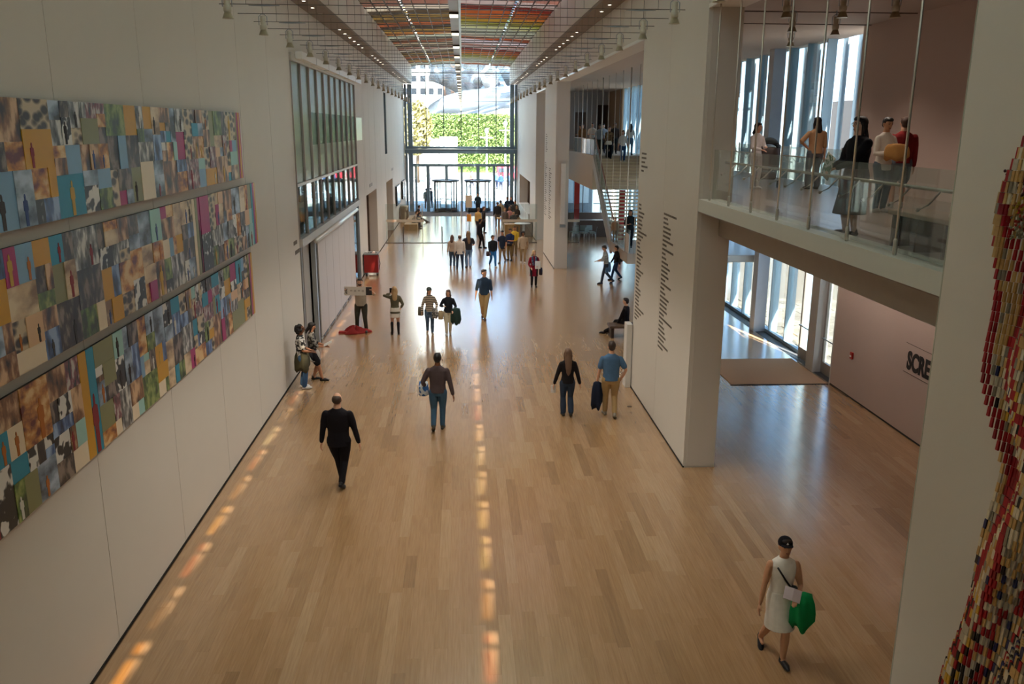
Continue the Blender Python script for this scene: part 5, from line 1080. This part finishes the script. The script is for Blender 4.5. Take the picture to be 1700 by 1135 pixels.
# ---- entrance crowd
far = [
 ('man in a dark green jacket standing by the end glass', gp(708, 346), 1.72, 20, 'stand', ('short', '#2a231f'), '#39423c', '#25272e'),
 ('person in black just beside the man in green at the end glass', gp(716, 345), 1.75, -30, 'stand', ('short', '#1c1817'), '#23262c', '#1e2026'),
 ('person in dark clothes coming in from the revolving door', (1.2, YE-2.1, 0), 1.7, 180, 'walk1', ('medium', '#1e1916'), '#27343a', '#22262c'),
 ('man in a mustard shirt talking near the sign stand', gp(794, 389), 1.74, 40, 'stand', ('short', '#6a5a45'), '#c09a5c', '#3c3a40'),
 ('man in a black pullover walking off beside the mustard shirt', gp(803, 387), 1.76, 80, 'stride', ('short', '#5a4336'), '#2e2a2c', '#1d2028'),
 ('man in a dark jacket with hands on hips in the entrance crowd', gp(826, 377), 1.78, 0, 'stand', ('balding', '#4a3a2e'), '#2b2a2e', '#6b6358'),
 ('person in a tan coat behind the dark jacket in the crowd', gp(831, 371), 1.7, 20, 'stand', ('short', '#3a2d25'), '#a08a62', '#4a4640'),
 ('person in a navy top standing near the end glass corner', gp(842, 364), 1.7, 150, 'stand', ('short', '#2a2220'), '#26384c', '#22262e'),
 ('person in a dark blue hooded coat near the end glass corner', gp(848, 365), 1.76, 170, 'hold', ('long', '#16161c'), '#1d2c40', '#1c2430'),
 ('man in a black suit jacket at the alcove counter', gp(855, 372), 1.7, 200, 'stand', ('short', '#3c2c24'), '#202127', '#20232a'),
 ('woman in black and tan skirt by the alcove counter', gp(858, 381), 1.66, 190, 'hold', ('long', '#8a6a4a'), '#2a2426', '#b0906a'),
 ('woman in a pink blouse in the entrance crowd', gp(846, 383), 1.62, 180, 'hold', ('medium', '#7a4a3a'), '#d08a86', '#6b5a52'),
 ('man in a grey and purple pullover by the information table', gp(838, 386), 1.66, 170, 'stand', ('short', '#8a5a40'), '#5a4a5c', '#a89a88'),
 ('man in a yellow jacket behind the young man in the jersey', gp(854, 424), 1.6, 190, 'stand', ('short', '#241c17'), '#c9a83a', '#6a5a40'),
 ('person in dark grey behind the ticket desk', gp(852, 391), 1.6, 185, 'hold', ('short', '#1f1a18'), '#3a3a3c', '#4a4038'),
]
for i_, (lb, lc_, h_, fa_, po, ha, tc_, lc2) in enumerate(far):
    person(lb, lc_, h_, fa_, po, 'lmtd'[i_ % 4] if i_ != 3 else 'm', ha, (tc_, 'long', 'hip'), ('trousers', lc2), '#1e1b1b', 1., 'woman' not in lb)
person('man in a black vest sitting on the bench, legs stretched', (-3.35, 63.0, 0), 1.72, 70, 'sit', 'l', ('short', '#3a2c24'), ('#2c2629', 'short', 'hip'), ('trousers', '#5a5f68'), '#2a2626', 1., fl=(-.06, .42, 0, 0), fr=(.06, .46, 0, 0), lean=12)
person('person in black bent over on the bench', (-3.5, 60.8, 0), 1.68, 90, 'sit', 'm', ('medium', '#1e1a1a'), ('#24272d', 'long', 'hip'), ('trousers', '#26282e'), '#1d1b1c', 1.02, False, lean=30)
person('person in a white shirt sitting at the near end of the bench', (-3.45, 59.3, 0), 1.68, 85, 'sit', 'l', ('short', '#33261f'), ('#c9b7aa', 'long', 'hip'), ('trousers', '#2a2c33'), '#1d1b1c', 1., lean=20)
# people outside the end doors
for i_, (px, py, c, lb) in enumerate(((827, 322, '#2f4a80', 'person in a blue jacket outside the end doors'), (838, 320, '#3f6aa8', 'person in bright blue walking outside the end doors'), (811, 300, '#5a8ac8', 'distant person in light blue out on the street'), (778, 290, '#a86a5a', 'distant person in brick red out on the street'), (730, 288, '#4a4a50', 'distant person in grey out on the street'))):
    p = gp(px, py, 0.); 
    if p[1] > 79.5: p = (p[0], min(p[1], 84.5+i_*1.4), .8)
    person(lb, p, 1.74, 30*i_, 'walk1' if i_ % 2 else 'stand', 'l', ('short', '#2a221e'), (c, 'long', 'hip'), ('trousers', '#2a3044'), '#1d1b1b', 1., vox=.03)
# ---- stair landing group
SL = [
 (961, 60, '#8a6238', '#3a3230', 'woman in a brown jacket at the end of the landing guard', 'medium', '#241b17', 55.2),
 (967, 40, '#7a5432', '#352c28', 'person in a rust brown coat behind the landing guard', 'short', '#2b201a', 54.6),
 (983, 30, '#ddd8d2', '#4a4a50', 'man in a white t-shirt with a black strap on the landing', 'short', '#33251d', 50.2),
 (995, 20, '#8a949c', '#4a4a40', 'person in a grey t-shirt on the landing', 'short', '#17120f', 49.8),
 (1001, 10, '#a8b0b8', '#3a3a40', 'person in pale grey behind the stair group', 'short', '#1c1613', 52.2),
 (1020, 5, '#4a3a32', '#30302f', 'dark-haired person at the back of the stair group', 'short', '#120f0e', 51.0),
]
for i_, (px, fa_, c, c2, lb, hs_2, hc_, yy) in enumerate(SL):
    p = at(px, 240, Y=yy); person(lb, (max(p.x, 7.5), yy, Z2), 1.66+.05*(i_ % 3), 180+fa_, 'stand' if i_ % 2 else 'hold', 'mmldld'[i_], (hs_2, hc_), (c, 'short' if i_ in (2, 3) else 'long', 'hip'), ('trousers', c2), '#1e1b1b', 1., 'woman' not in lb)
rise_, run_ = (Z2-1.5)/24, 6.4/24
def stp(k): return 47.4-run_*(k-.5), Z2-rise_*k
yy, zz_ = stp(1); _, q = person('woman in a brown patterned wrap coming down the stairs with a pale bag', (at(1011, 240, Y=yy).x, yy, zz_), 1.72, 180, 'walk1', 'l', ('long', '#3a261d'), ('#5a4028', 'long', 'long', ('blot', '#8a6a44', 12.)), ('trousers', '#1d1f26'), '#1c1a1c', 1.1, False, fl=(-.05, .03, 0, 0), fr=(.05, 0, 0, 0), flare=1.5)
held('pale_handbag', bagmb((.05, .2, .95), .17, .07, .2), mat('#d8cdbd', .6), q, 'pale handbag carried by the woman in the brown wrap', 'bag')
yy, zz_ = stp(2); person('woman in a white blouse and blue jeans coming down the stairs', (at(1034, 240, Y=yy).x, yy, zz_), 1.68, 178, 'stand', 'l', ('medium', '#4a2c20'), ('#d6cfc8', 'elbow', 'hip'), ('trousers', '#2a4a78'), '#cfcac4', 1.05, False, nod=-12)
yy = 48.6; person('woman in a white t-shirt and high blue jeans at the stair head', (at(1046, 240, Y=yy).x, yy, Z2), 1.7, 20, 'stand', 'l', ('long', '#3c2a22'), ('#e0dcd6', 'short', 'waist'), ('trousers', '#5f88ac'), '#1c1b1d', 1.05, False)
yy, zz_ = 38.6, 1.5; person('dark-haired person on the lower stair landing', (at(1049, 300, Y=yy).x, yy, zz_), 1.72, 200, 'hold', 'm', ('medium', '#151213'), ('#22282c', 'long', 'hip'), ('trousers', '#23262c'), '#1b1a1b', 1.)
yy, zz_ = 40.2, 1.5; person('child in a tan shirt behind the stair glass', (at(1024, 300, Y=yy).x, yy, zz_), 1.2, 190, 'stand', 'l', ('short', '#6a4a35'), ('#a8876a', 'long', 'hip'), ('trousers', '#8a7a66'), '#cfc8be', 1.)
# ---- upper gallery people
def up(px, py): p = at(px, py, Z=Z2); return (p.x, p.y, Z2)
_, q = person('large woman in a black top and long grey skirt with glasses on the gallery', up(1411, 391), 1.62, 262, 'hold', 'l', ('long', '#1d1516'), ('#17151a', 'long', 'hip'), ('skirt', '#6a5a58', (), .19), '#171517', 1.32, False, glasses=True, vox=.009, hl=(-.02, .2, .58), hr=(.05, .2, .58))
held('exhibition_booklet', MB().box(-.1, .1, -.006, .006, -.17, .17).xf(Matrix.Translation(q['wl']+Vector((.06, .1, .02))) @ Matrix.Rotation(R(-25), 4, 'Y')), cloth('#dcd8d0', 'blot', '#5f7a5a', 16.), q, 'white booklet with green marks held by the woman in black', 'booklet')
person('man in a tan t-shirt standing with hand on hip on the gallery', up(1348, 314), 1.74, -8, 'stand', 't', ('medium', '#171416'), ('#b08a66', 'elbow', 'hip'), ('trousers', '#5f646a'), '#2b2826', 1.06, hl=(-.12, .02, .58), el=(-1, -.2, 0), hr=(.16, .02, .46), fl=(-.07, 0, 0, 0), fr=(.07, 0, 0, 0), flare=1.3)
person('young woman in a white blouse beside the pushchair', up(1251, 313), 1.6, 165, 'hold', 'l', ('bob', '#1c1718'), ('#dcd8d6', 'long', 'hip'), ('trousers', '#cfc6c2'), '#d6d2ce', .96, False, head=-30, hr=(.04, .18, .6))
_, q = person('woman in a white dress shirt holding a brown coat on the gallery', up(1457, 352), 1.66, 170, 'hold', 't', ('short', '#171314'), ('#cfc4b6', 'long', 'long'), ('trousers', '#44505c'), '#8a8078', 1.02, False, nod=-12)
held('brown_coat_bundle', drape((q['wl'].x+.08, q['wl'].y+.04, q['wl'].z+.14), .22, .14, .26, 4), cloth('#b08048'), q, 'bundled tan coat in the arms of the woman on the gallery', 'coat')
person('person in a dark red top standing with back turned on the gallery', up(1487, 345), 1.68, 10, 'stand', 'l', ('short', '#4a3428'), ('#7a1e1e', 'long', 'hip'), ('shorts', '#5a5f66'), '#cfc9c2', 1.08)
# pushchair
ps = tag(empty('pushchair', up(1272, 310), R(-20)), 'grey pushchair with a dark round hood on the gallery', 'pushchair')
MB().rings([[(.26*math.cos(R(a))*s_, .05+.3*math.sin(R(b_)), 1.0+.25*math.cos(R(b_))*math.sin(R(a))) for a in range(0, 181, 18)]+[(.22*math.cos(R(a))*s_, .05+.26*math.sin(R(b_)), .98+.2*math.cos(R(b_))*math.sin(R(a))) for a in range(180, -1, -18)] for b_, s_ in ((-60, .8), (-30, 1), (0, 1), (40, .9))]).build('hood', mat('#26302f', .8), ps)
MB().loft([(0, .0, .42, .2, .16), (0, .0, .5, .26, .22), (0, -.02, .8, .27, .22), (0, -.04, 1.0, .26, .2)], 16).build('seat', mat('#5d5552', .8), ps)
for sx in (-.27, .27):
    MB().tube([(sx, .35, .12), (sx, 0, .6), (sx, -.35, 1.05)], .014, 6).build('frame_tube', DARK, ps); MB().tube([(sx, -.3, .14), (sx, .05, .6)], .014, 6).build('frame_tube', DARK, ps)
    for sy, rr_ in ((.35, .1), (-.3, .13)): MB().tube([(sx-.02, sy, rr_), (sx+.02, sy, rr_)], rr_, 16).build('wheel', mat('#1c1a1a', .6), ps)
MB().tube([(-.27, -.35, 1.05), (-.2, -.4, 1.1), (.2, -.4, 1.1), (.27, -.35, 1.05)], .016, 8).build('push_handle', DARK, ps)
bevel(MB().box(-.22, .22, -.2, .15, .2, .38).build('basket', mat('#6d6663', .8), ps), .03)
